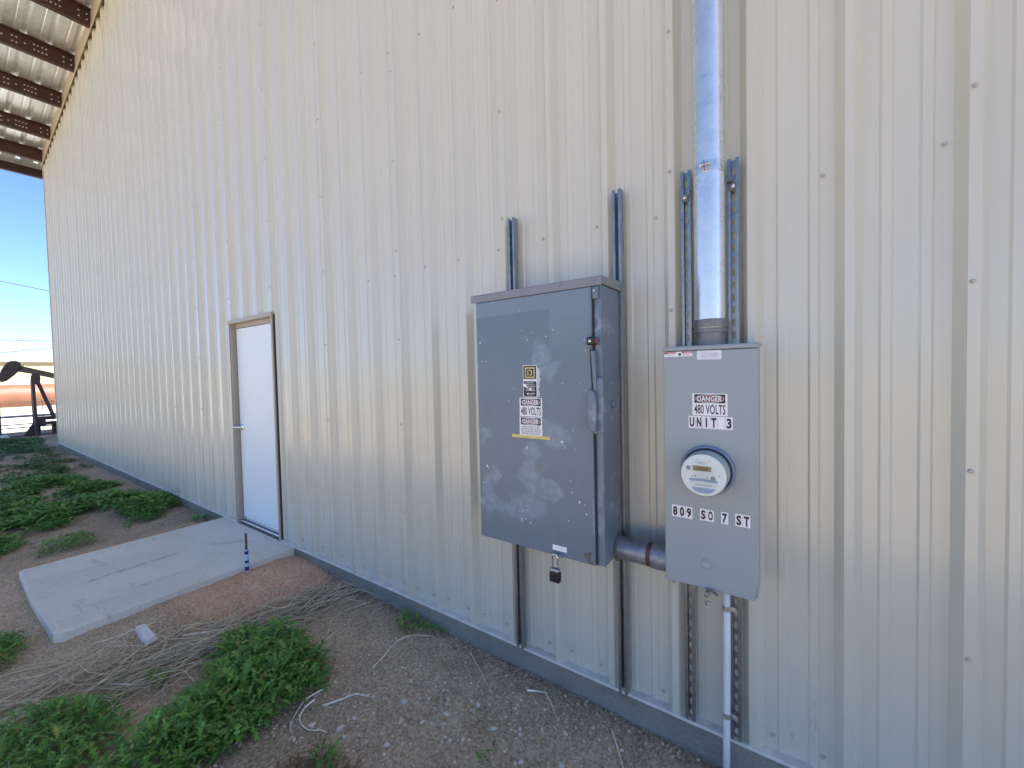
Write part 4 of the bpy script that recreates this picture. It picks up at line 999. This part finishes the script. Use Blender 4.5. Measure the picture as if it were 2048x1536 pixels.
# ------------------------------------------------------------------ straw, gravel
def stems(specs, name, label, mat='straw', n=3, stuff=True):
    """specs = list of (points, radius, tint)"""
    b = []; f = []; t = []; k = 0
    for pts, rad, ti in specs:
        m = MB().tube(pts, [rad*(1-.5*i/(len(pts)-1)) for i in range(len(pts))], n, False)
        b += m.v; f += [tuple(i+k for i in q) for q in m.f]; t += [ti]*len(m.v); k += len(m.v)
    return mesh_np(name, np.array(b), np.array(f), np.array(t), mat)
def rand_stem(x, y, L, az, curl, rad, lift, r, seg=6):
    pts = []; a = az; c = curl*r.randn()
    zb = r.rand()*lift; arch = r.rand()*.018*(L/.25)
    for i in range(seg):
        s = i/(seg-1)
        pts.append((x, y, gz(x, y)+rad+.002+zb*(.4+.6*s)+arch*math.sin(math.pi*s)))
        x += math.cos(a)*L/(seg-1); y += math.sin(a)*L/(seg-1); a += c/(seg-1)+.25*r.randn()
        y = min(y, -.05)
    return pts
r = np.random.RandomState(31); sp = []
for i in range(520):
    s = r.rand()**1.25; cx = -3.26+.40*s**1.2+.11*r.randn()*(1-.2*s); cy = -1.95+1.9*s
    if i % 3 == 0: cx += .18*r.randn(); cy += .1*r.randn()
    if cy > -.06: continue
    sp.append((rand_stem(cx, cy, .12+.40*r.rand()**1.3, 1.35+.45*r.randn()+(math.pi if r.rand() < .5 else 0), .9, .0013+.0017*r.rand()**2, .075*(1-.5*s), r), 1, .25+.75*r.rand()))
sp = [(p, (.0026+.0026*r.rand() if k % 3 == 0 else .0016+.0014*r.rand()), (.6+.4*r.rand() if k % 3 == 0 else t)) for k, (p, _, t) in enumerate(sp)]
for i in range(420):                                     # finer loose litter around
    cx = r.uniform(-3.5, -1.9) if i % 2 else r.uniform(-7.6, -5.5); cy = r.uniform(-1.9, -.06)
    if i % 2 and r.rand() > math.exp(-((cx+3.1)/.6)**2): continue
    sp.append((rand_stem(cx, cy, .04+.12*r.rand(), r.rand()*6.28, .8, .001, .01, r, 4), .0010+.001*r.rand(), .2+.7*r.rand()))
for i in range(260):                                     # along the footing
    cx = r.uniform(-2.9, -.2); cy = -.05-abs(r.randn())*.09
    sp.append((rand_stem(cx, cy, .03+.10*r.rand(), r.rand()*6.28, .8, .001, .015, r, 4), .0009+.0009*r.rand(), .1+.6*r.rand()))
o = stems(sp, 'dry_straw', ''); o['label'] = 'tangle of dry straw strewn from the stoop to the lower left'; o['kind'] = 'stuff'

def stick(pts, rad, label, twigs=()):
    m = MB(); q = [(x, y, gz(x, y)+rad+dz) for x, y, dz in pts]
    # resample smoothly
    def cr(p, k=4):
        out = []
        P = [p[0]]+p+[p[-1]]
        for i in range(1, len(P)-2):
            for j in range(k):
                t = j/k; out.append(tuple(.5*((2*P[i][d])+(-P[i-1][d]+P[i+1][d])*t+(2*P[i-1][d]-5*P[i][d]+4*P[i+1][d]-P[i+2][d])*t*t+(-P[i-1][d]+3*P[i][d]-3*P[i+1][d]+P[i+2][d])*t**3) for d in range(3)))
        return out+[p[-1]]
    q = cr(q); m.tube(q, [rad*(1.1-.65*i/(len(q)-1))*rnd.uniform(.85, 1.15) for i in range(len(q))], 7)
    for (i, dx, dy, dz) in twigs:
        a = q[min(i, len(q)-1)]; m.tube([a, (a[0]+dx*.6, a[1]+dy*.5, a[2]+dz*.6), (a[0]+dx, a[1]+dy, a[2]+dz)], [rad*.6, rad*.45, rad*.2], 5)
    o = m.build('dry_stem', 'stick', None, smooth=True); tag(o, label, 'stick', 'bleached dry stems on the dirt'); return o
stick([(-2.01, -.83, .004), (-1.96, -.755, .006), (-1.93, -.70, .010), (-1.88, -.672, .008), (-1.83, -.655, .004)], .0052, 'bleached forked stem lying just right of the big weed clump', [(6, -.02, .03, .012), (12, .03, .02, .01), (14, .03, -.005, .012)])
stick([(-2.06, -.80, .05), (-2.10, -.87, .03), (-2.085, -.93, .008), (-2.035, -.985, .004), (-1.985, -1.0, .004)], .0038, 'curved pale stem hanging off the edge of the big weed clump')
stick([(-2.05, -.85, .035), (-2.06, -.905, .012), (-2.02, -.945, .004), (-1.94, -.945, .004), (-1.88, -.915, .006), (-1.85, -.905, .006)], .0046, 'hook shaped pale stem in front of the big weed clump', [(14, .02, .02, .01)])
stick([(-2.03, -.515, .004), (-2.05, -.42, .006), (-2.08, -.30, .01), (-2.06, -.20, .012), (-1.99, -.15, .008), (-1.93, -.12, .004)], .0042, 'long thin pale stem reaching from the dirt to the footing weed', [(8, -.03, .04, .012), (13, .02, -.05, .004)])
stick([(-2.475, -.585, .003), (-2.49, -.50, .006), (-2.515, -.43, .004)], .0042, 'short straight pale stem between the straw and the footing')
stick([(-1.645, -.095, .004), (-1.55, -.15, .008), (-1.43, -.22, .005), (-1.32, -.285, .003)], .0028, 'thin dark straight stem lying across the gravel near the footing')
stick([(-1.18, -.17, .004), (-1.13, -.145, .006), (-1.08, -.125, .004)], .0058, 'short thick pale splinter near the footing left of the white conduit')
stick([(-1.10, -.12, .006), (-1.02, -.18, .006), (-.96, -.24, .004)], .0036, 'straight pale stem just right of the short thick splinter')
stick([(-.72, -.14, .004), (-.66, -.22, .008), (-.60, -.30, .003)], .0040, 'pale stem in the litter below the meter box')
stick([(-3.28, -1.05, .03), (-3.12, -.86, .035), (-3.10, -.62, .03), (-3.02, -.40, .02)], .0036, 'long pale stem lying along the top of the straw')
stick([(-3.62, -1.40, .004), (-3.55, -1.30, .02), (-3.47, -1.22, .075), (-3.42, -1.12, .09)], .0034, 'pale stem leaning over the wooden wedge')
stick([(-3.15, -1.42, .02), (-3.02, -1.36, .035), (-2.96, -1.28, .02), (-2.9, -1.12, .01)], .0040, 'crooked pale stem between the two largest weed clumps', [(6, .04, -.05, .02)])

def rock_mesh(seed, sub_=1):
    bm = bmesh.new(); bmesh.ops.create_icosphere(bm, subdivisions=sub_, radius=1.0)
    r = random.Random(seed)
    for v in bm.verts: v.co *= r.uniform(.72, 1.15)
    for v in bm.verts: v.co.z *= .62; v.co.y *= .82
    me = bpy.data.meshes.new('stone'); bm.to_mesh(me); bm.free(); return me
rk = []
for s_ in range(4):
    me = rock_mesh(s_, 1); vv = np.array([v.co[:] for v in me.vertices]); ff = np.array([p.vertices[:] for p in me.polygons]); rk.append((vv, ff)); bpy.data.meshes.remove(me)
def gravel(n, xr, yr, dens, seed, smin, smax, pw):
    r = np.random.RandomState(seed); V = []; Fq = []; T = []; k = 0
    x = r.uniform(*xr, n); y = r.uniform(*yr, n); keep = r.rand(n) < dens(x, y); x, y = x[keep], y[keep]
    z = ground_h(x, y)
    for i in range(len(x)):
        vv, ff = rk[i % 4]; s = smin+(smax-smin)*r.rand()**pw; a = r.rand()*6.28
        ca, sa = math.cos(a), math.sin(a)
        q = np.stack([(vv[:, 0]*ca-vv[:, 1]*sa)*s+x[i], (vv[:, 0]*sa+vv[:, 1]*ca)*s+y[i], vv[:, 2]*s+z[i]+s*.18], 1)
        V.append(q); Fq.append(ff+k); T.append(np.full(len(vv), np.clip(.2+.8*r.rand(), 0, 1))); k += len(vv)
    return np.concatenate(V), np.concatenate(Fq), np.concatenate(T)
dn = lambda x, y: np.clip(sstep(-2.75, -2.0, x)*(.25+.75*sstep(.38, .55, fbm(x*3, y*3, 3)))+.08, 0, 1)
V, Fq, T = gravel(12500, (-3.3, .3), (-1.45, -.05), dn, 41, .0022, .0120, 3.0)
o = mesh_np('gravel', V, Fq, T, 'gravel', None, False); o['label'] = 'fine pale gravel scattered over the bare dirt'; o['kind'] = 'stuff'
V, Fq, T = gravel(5000, (-8.2, -3.0), (-2.1, -.05), lambda x, y: np.where((x > PX0-.03) & (x < PX1+.03) & (y > PY0-.03), 0.0, .55), 42, .002, .009, 3.0)
o = mesh_np('sparse_gravel', V, Fq, T, 'gravel', None, False); o['label'] = 'sparse pebbles on the dirt around the stoop'; o['kind'] = 'stuff'
STONES = [rock_mesh(50+i, 2) for i in range(5)]
for me in STONES: me.materials.append(MAT['stone'])
r = np.random.RandomState(77)
sts = [(-1.83, -.86, .013), (-1.80, -.80, .011), (-1.62, -.62, .010), (-1.70, -.58, .012), (-1.93, -.90, .013), (-1.50, -.60, .009), (-1.42, -.50, .011), (-1.55, -.78, .010), (-1.28, -.55, .009), (-1.35, -.35, .010), (-1.18, -.43, .011), (-1.08, -.36, .009), (-1.46, -.92, .012), (-1.62, -.95, .010), (-.98, -.48, .010), (-.85, -.42, .012), (-.62, -.40, .010), (-1.25, -.75, .010), (-1.05, -.70, .009), (-.45, -.30, .016), (-.9, -.3, .010), (-1.75, -.42, .009), (-1.15, -.25, .009), (-1.6, -.33, .008)]
for i, (x, y, s) in enumerate(sts):
    o = bpy.data.objects.new('stone', STONES[i % 5]); COL.objects.link(o)
    o.location = (x+.02*r.randn(), y+.02*r.randn(), gz(x, y)+s*.25); o.scale = (s*1.6, s*1.3, s*1.25); o.rotation_euler = (0, 0, r.rand()*6)
    tag(o, 'small pale stone lying on the bare gravelly dirt below the boxes', 'stone', 'pale stones on the dirt')
o = MB().prism([(-1.545, -1.005), (-1.52, -1.0), (-1.535, -.975)], gz(-1.53, -1)+.004, gz(-1.53, -1)+.009, 'XY').build('dark_shard', 'glass_black', None); tag(o, 'tiny dark purple glass shard on the gravel', 'shard')

# ------------------------------------------------------------------ background beyond the corner
o = MB().box(-38, -23.0, -14, 22, -.2, GZ+.012).build('caliche_pad', mk_concrete('caliche', (.50, .48, .44), (.60, .58, .54), (.42, .38, .32), .4), None); o['kind'] = 'structure'; o['label'] = 'pale hard standing behind the pump'
# pumpjack, lying along Y at X = -20.3
JX = -20.3; JK = (20.3)/19.5
def jy(y): return -CAM_D+(y+CAM_D)*JK
def jz(z): return CAM_H+(z-CAM_H)*JK
J = empty('pumpjack', (JX, jy(0), GZ), 'small dark rusty pumpjack standing beyond the building corner', 'pumpjack')
MAT['jack'] = simple('pumpjack_brown', (.055, .040, .034), .65, 0, .35, 5)
MAT['jack_beam'] = simple('pumpjack_beam', (.10, .085, .065), .6, 0, .3, 5)
def jp(poly, a, c, name, mat='jack', par=None, bev=.01):
    return MB().prism([(jy(y), jz(z)) for y, z in poly], JX+a, JX+c, 'YZ').build(name, mat, par or J, bevel=bev)
jp([(-.70, 1.64), (-.66, 1.60), (-.55, 1.65), (-.40, 1.82), (-.30, 1.95), (-.265, 2.05), (-.265, 2.14), (-.30, 2.22), (-.36, 2.25), (-.48, 2.245), (-.55, 2.17), (-.64, 2.0), (-.69, 1.84), (-.705, 1.72)], -.10, .10, 'horse_head', 'jack', None, .03)
jp([(-.37, 1.93), (-.27, 2.10), (.40, 1.865), (1.55, 1.46), (1.55, 1.30), (.40, 1.69), (-.05, 1.845)], -.055, .055, 'walking_beam', 'jack_beam')
jp([(-.095, 1.52), (-.085, 1.72), (-.05, 1.87), (.10, 1.84), (.11, 1.72), (.095, 1.52)], -.09, .09, 'saddle_bearing')
for dx in (-.16, .16):
    MB().bar((JX+dx*.4, jy(-.055), jz(1.62)), (JX+dx*1.5, jy(-.04), jz(-.14)), .07, .10).build('samson_leg', 'jack', J, bevel=.006)
MB().bar((JX, jy(.06), jz(1.58)), (JX+.1, jy(.36), jz(.40)), .08, .085).build('rear_leg', 'jack', J, bevel=.006)
jp([(-.06, .22), (-.06, .50), (.9, .50), (.9, .40), (.16, .40), (.16, .22)], -.18, .18, 'platform')
jp([(.0, .24), (.0, .33), (1.3, .33), (1.3, .24)], -.2, .2, 'platform_rail')
jp([(-.10, .30), (-.30, -.07), (.06, -.07), (.06, .30)], -.05, .05, 'gusset')
jp([(.30, -.05), (.30, .24), (.42, .24), (.42, -.05)], -.1, .1, 'rear_foot')
jp([(-.55, -.16), (-.55, -.055), (2.2, -.055), (2.2, -.16)], -.30, .30, 'skid', 'rust')
g_ = jp([(1.0, .5), (1.0, 1.0), (1.45, 1.0), (1.55, .5)], -.16, .16, 'gearbox')
for dx in (-.24, .24):
    MB().lathe([(.30, -.04), (.30, .04)], (JX+dx, jy(1.25), jz(.78)), 'X', 20).build('counterweight', 'jack', J, bevel=.01)
    MB().bar((JX+dx, jy(1.45), jz(.80)), (JX+dx*.6, jy(1.5), jz(1.33)), .04, .05).build('pitman_arm', 'jack', J)
o = MB().box(JX-.5, JX+.4, jy(-1.25), jy(-.58), GZ-.05, GZ+.05).build('concrete_pad', 'slab', None, bevel=.01); tag(o, 'small concrete pad at the foot of the pumpjack', 'slab')
# pipe railing behind it
F_ = empty('pipe_railing', (-21.4, -.6, GZ), 'dark pipe railing behind the pumpjack', 'railing')
for y in (-6.6, -3.6, -.61, 2.4, 5.4):
    MB().tube([(-21.4, y, GZ-.1), (-21.4, y, 1.56 if abs(y+.61) < .01 else .55)], .024, 8).build('post', 'rod', F_)
for z in (.435, .185, .075):
    MB().tube([(-21.4, -7, z), (-21.4, 5.6, z-.01)], .019, 8).build('rail', 'rod', F_)
MB().box(-21.43, -21.37, -.66, -.56, 1.53, 1.60).build('post_cap', 'rod', F_)
# a wire panel standing right of the pumpjack leg
W_ = empty('wire_panel', (-22.3, 1.0, GZ), 'dark welded wire panel seen behind the pumpjack leg', 'fence panel')
for y in (.20, .42, .64, .86, 1.08): MB().tube([(-22.3, y, GZ-.05), (-22.3, y, .95)], .009, 5).build('vertical_wire', 'rod', W_)
for z in (.02, .55, .93): MB().tube([(-22.3, .1, z), (-22.3, 1.6, z)], .009, 5).build('horizontal_wire', 'rod', W_)
# rusty tank on saddles
MAT['tank'] = simple('tank_rust', (.185, .075, .042), .6, 0, .22, 1.2)
T_ = empty('storage_tank', (-32, 1, GZ), 'long rusty orange horizontal tank behind the pumpjack', 'tank')
MB().lathe([(.0, -6.05), (.40, -6.0), (.53, -5.85), (.555, -5.7), (.555, 5.7), (.53, 5.85), (.40, 6.0), (.0, 6.05)], (-32, 1.0, .925), 'Y', 40).build('shell', 'tank', T_, smooth=True)
for y in (-3.9, 4.9):
    MB().box(-32.4, -31.6, y-.1, y+.1, GZ-.05, .62).build('saddle', 'rod', T_)
# far shed
FS = empty('far_shed', (-62, 4, GZ), 'distant cream metal shed with a pale roof behind the tank', 'building')
MAT['cream'] = simple('cream_siding', (.40, .355, .22), .6, 0, .04, 1)
MAT['pale_roof'] = simple('pale_roof', (.42, .36, .34), .5, 0, .05, 1)
MB().box(-72, -60, -22, 30, GZ-.1, 3.55).build('wall', 'cream', FS)
for i in range(40):
    y = -8+i*.6
    MB().box(-59.995, -59.96, y, y+.07, GZ, 3.50).build('wall_rib', 'cream', FS)
MB().prism([(-59.7, 3.53), (-66, 4.25), (-72.3, 3.53), (-72.3, 3.65), (-66, 4.40), (-59.7, 3.72)], -22.4, 30.4, 'XZ').build('roof', 'pale_roof', FS)
wn = MB().box(-59.95, -59.9, 2.75, 4.15, 1.25, 1.85).build('window', 'grey_print', FS)
MB().box(-59.9, -59.88, 2.70, 4.20, 1.86, 1.92).build('frame', 'white', wn)
# power line
def wire(y0, z0, y1, z1, sag, label):
    pts = []
    Y0, Y1 = -17.0, 27.0; s = (z1-z0)/(y1-y0)
    for i in range(25):
        t = i/24; y = Y0+(Y1-Y0)*t; pts.append((-45, y, z0+s*(y-y0)-sag*math.sin(math.pi*t)+sag*math.sin(math.pi*(y0-Y0)/(Y1-Y0))))
    o = MB().tube(pts, .03, 5).build('power_line', 'rod', None); tag(o, label, 'wire', 'overhead wires'); return o
wire(1.21, 8.63, 3.45, 8.28, .35, 'highest overhead wire crossing the strip of sky')
wire(1.06, 4.56, 3.46, 4.61, .25, 'middle overhead wire, level across the strip of sky')
wire(1.03, 3.66, 3.44, 4.13, .15, 'lowest overhead wire just above the far shed roof')
# brown tree behind the shed
TR = empty('far_tree', (-80, 7.4, GZ), 'brownish treetop showing above the far shed by the corner', 'tree')
MB().tube([(-80, 7.4, GZ-.1), (-80.05, 7.45, 1.6), (-80, 7.4, 3.2)], [.22, .17, .08], 8).build('trunk', 'rod', TR)
r = np.random.RandomState(5); n = 1500
d = r.randn(n, 3); d /= np.linalg.norm(d, axis=1)[:, None]; q = r.rand(n)**.4
P_ = np.stack([-80+1.6*d[:, 0]*q, 7.4+1.7*d[:, 1]*q, 3.7+1.25*d[:, 2]*q], 1)
V, Fq, Tt = leaves(P_, r.rand(n)*6.28, r.randn(n)*.6, r.rand(n), .25+.2*r.rand(n), .06+.05*r.rand(n), r.rand(n), False, 3)
o = mesh_np('crown', V-np.array([-80, 7.4, GZ]), Fq, Tt, 'brownleaf', TR)
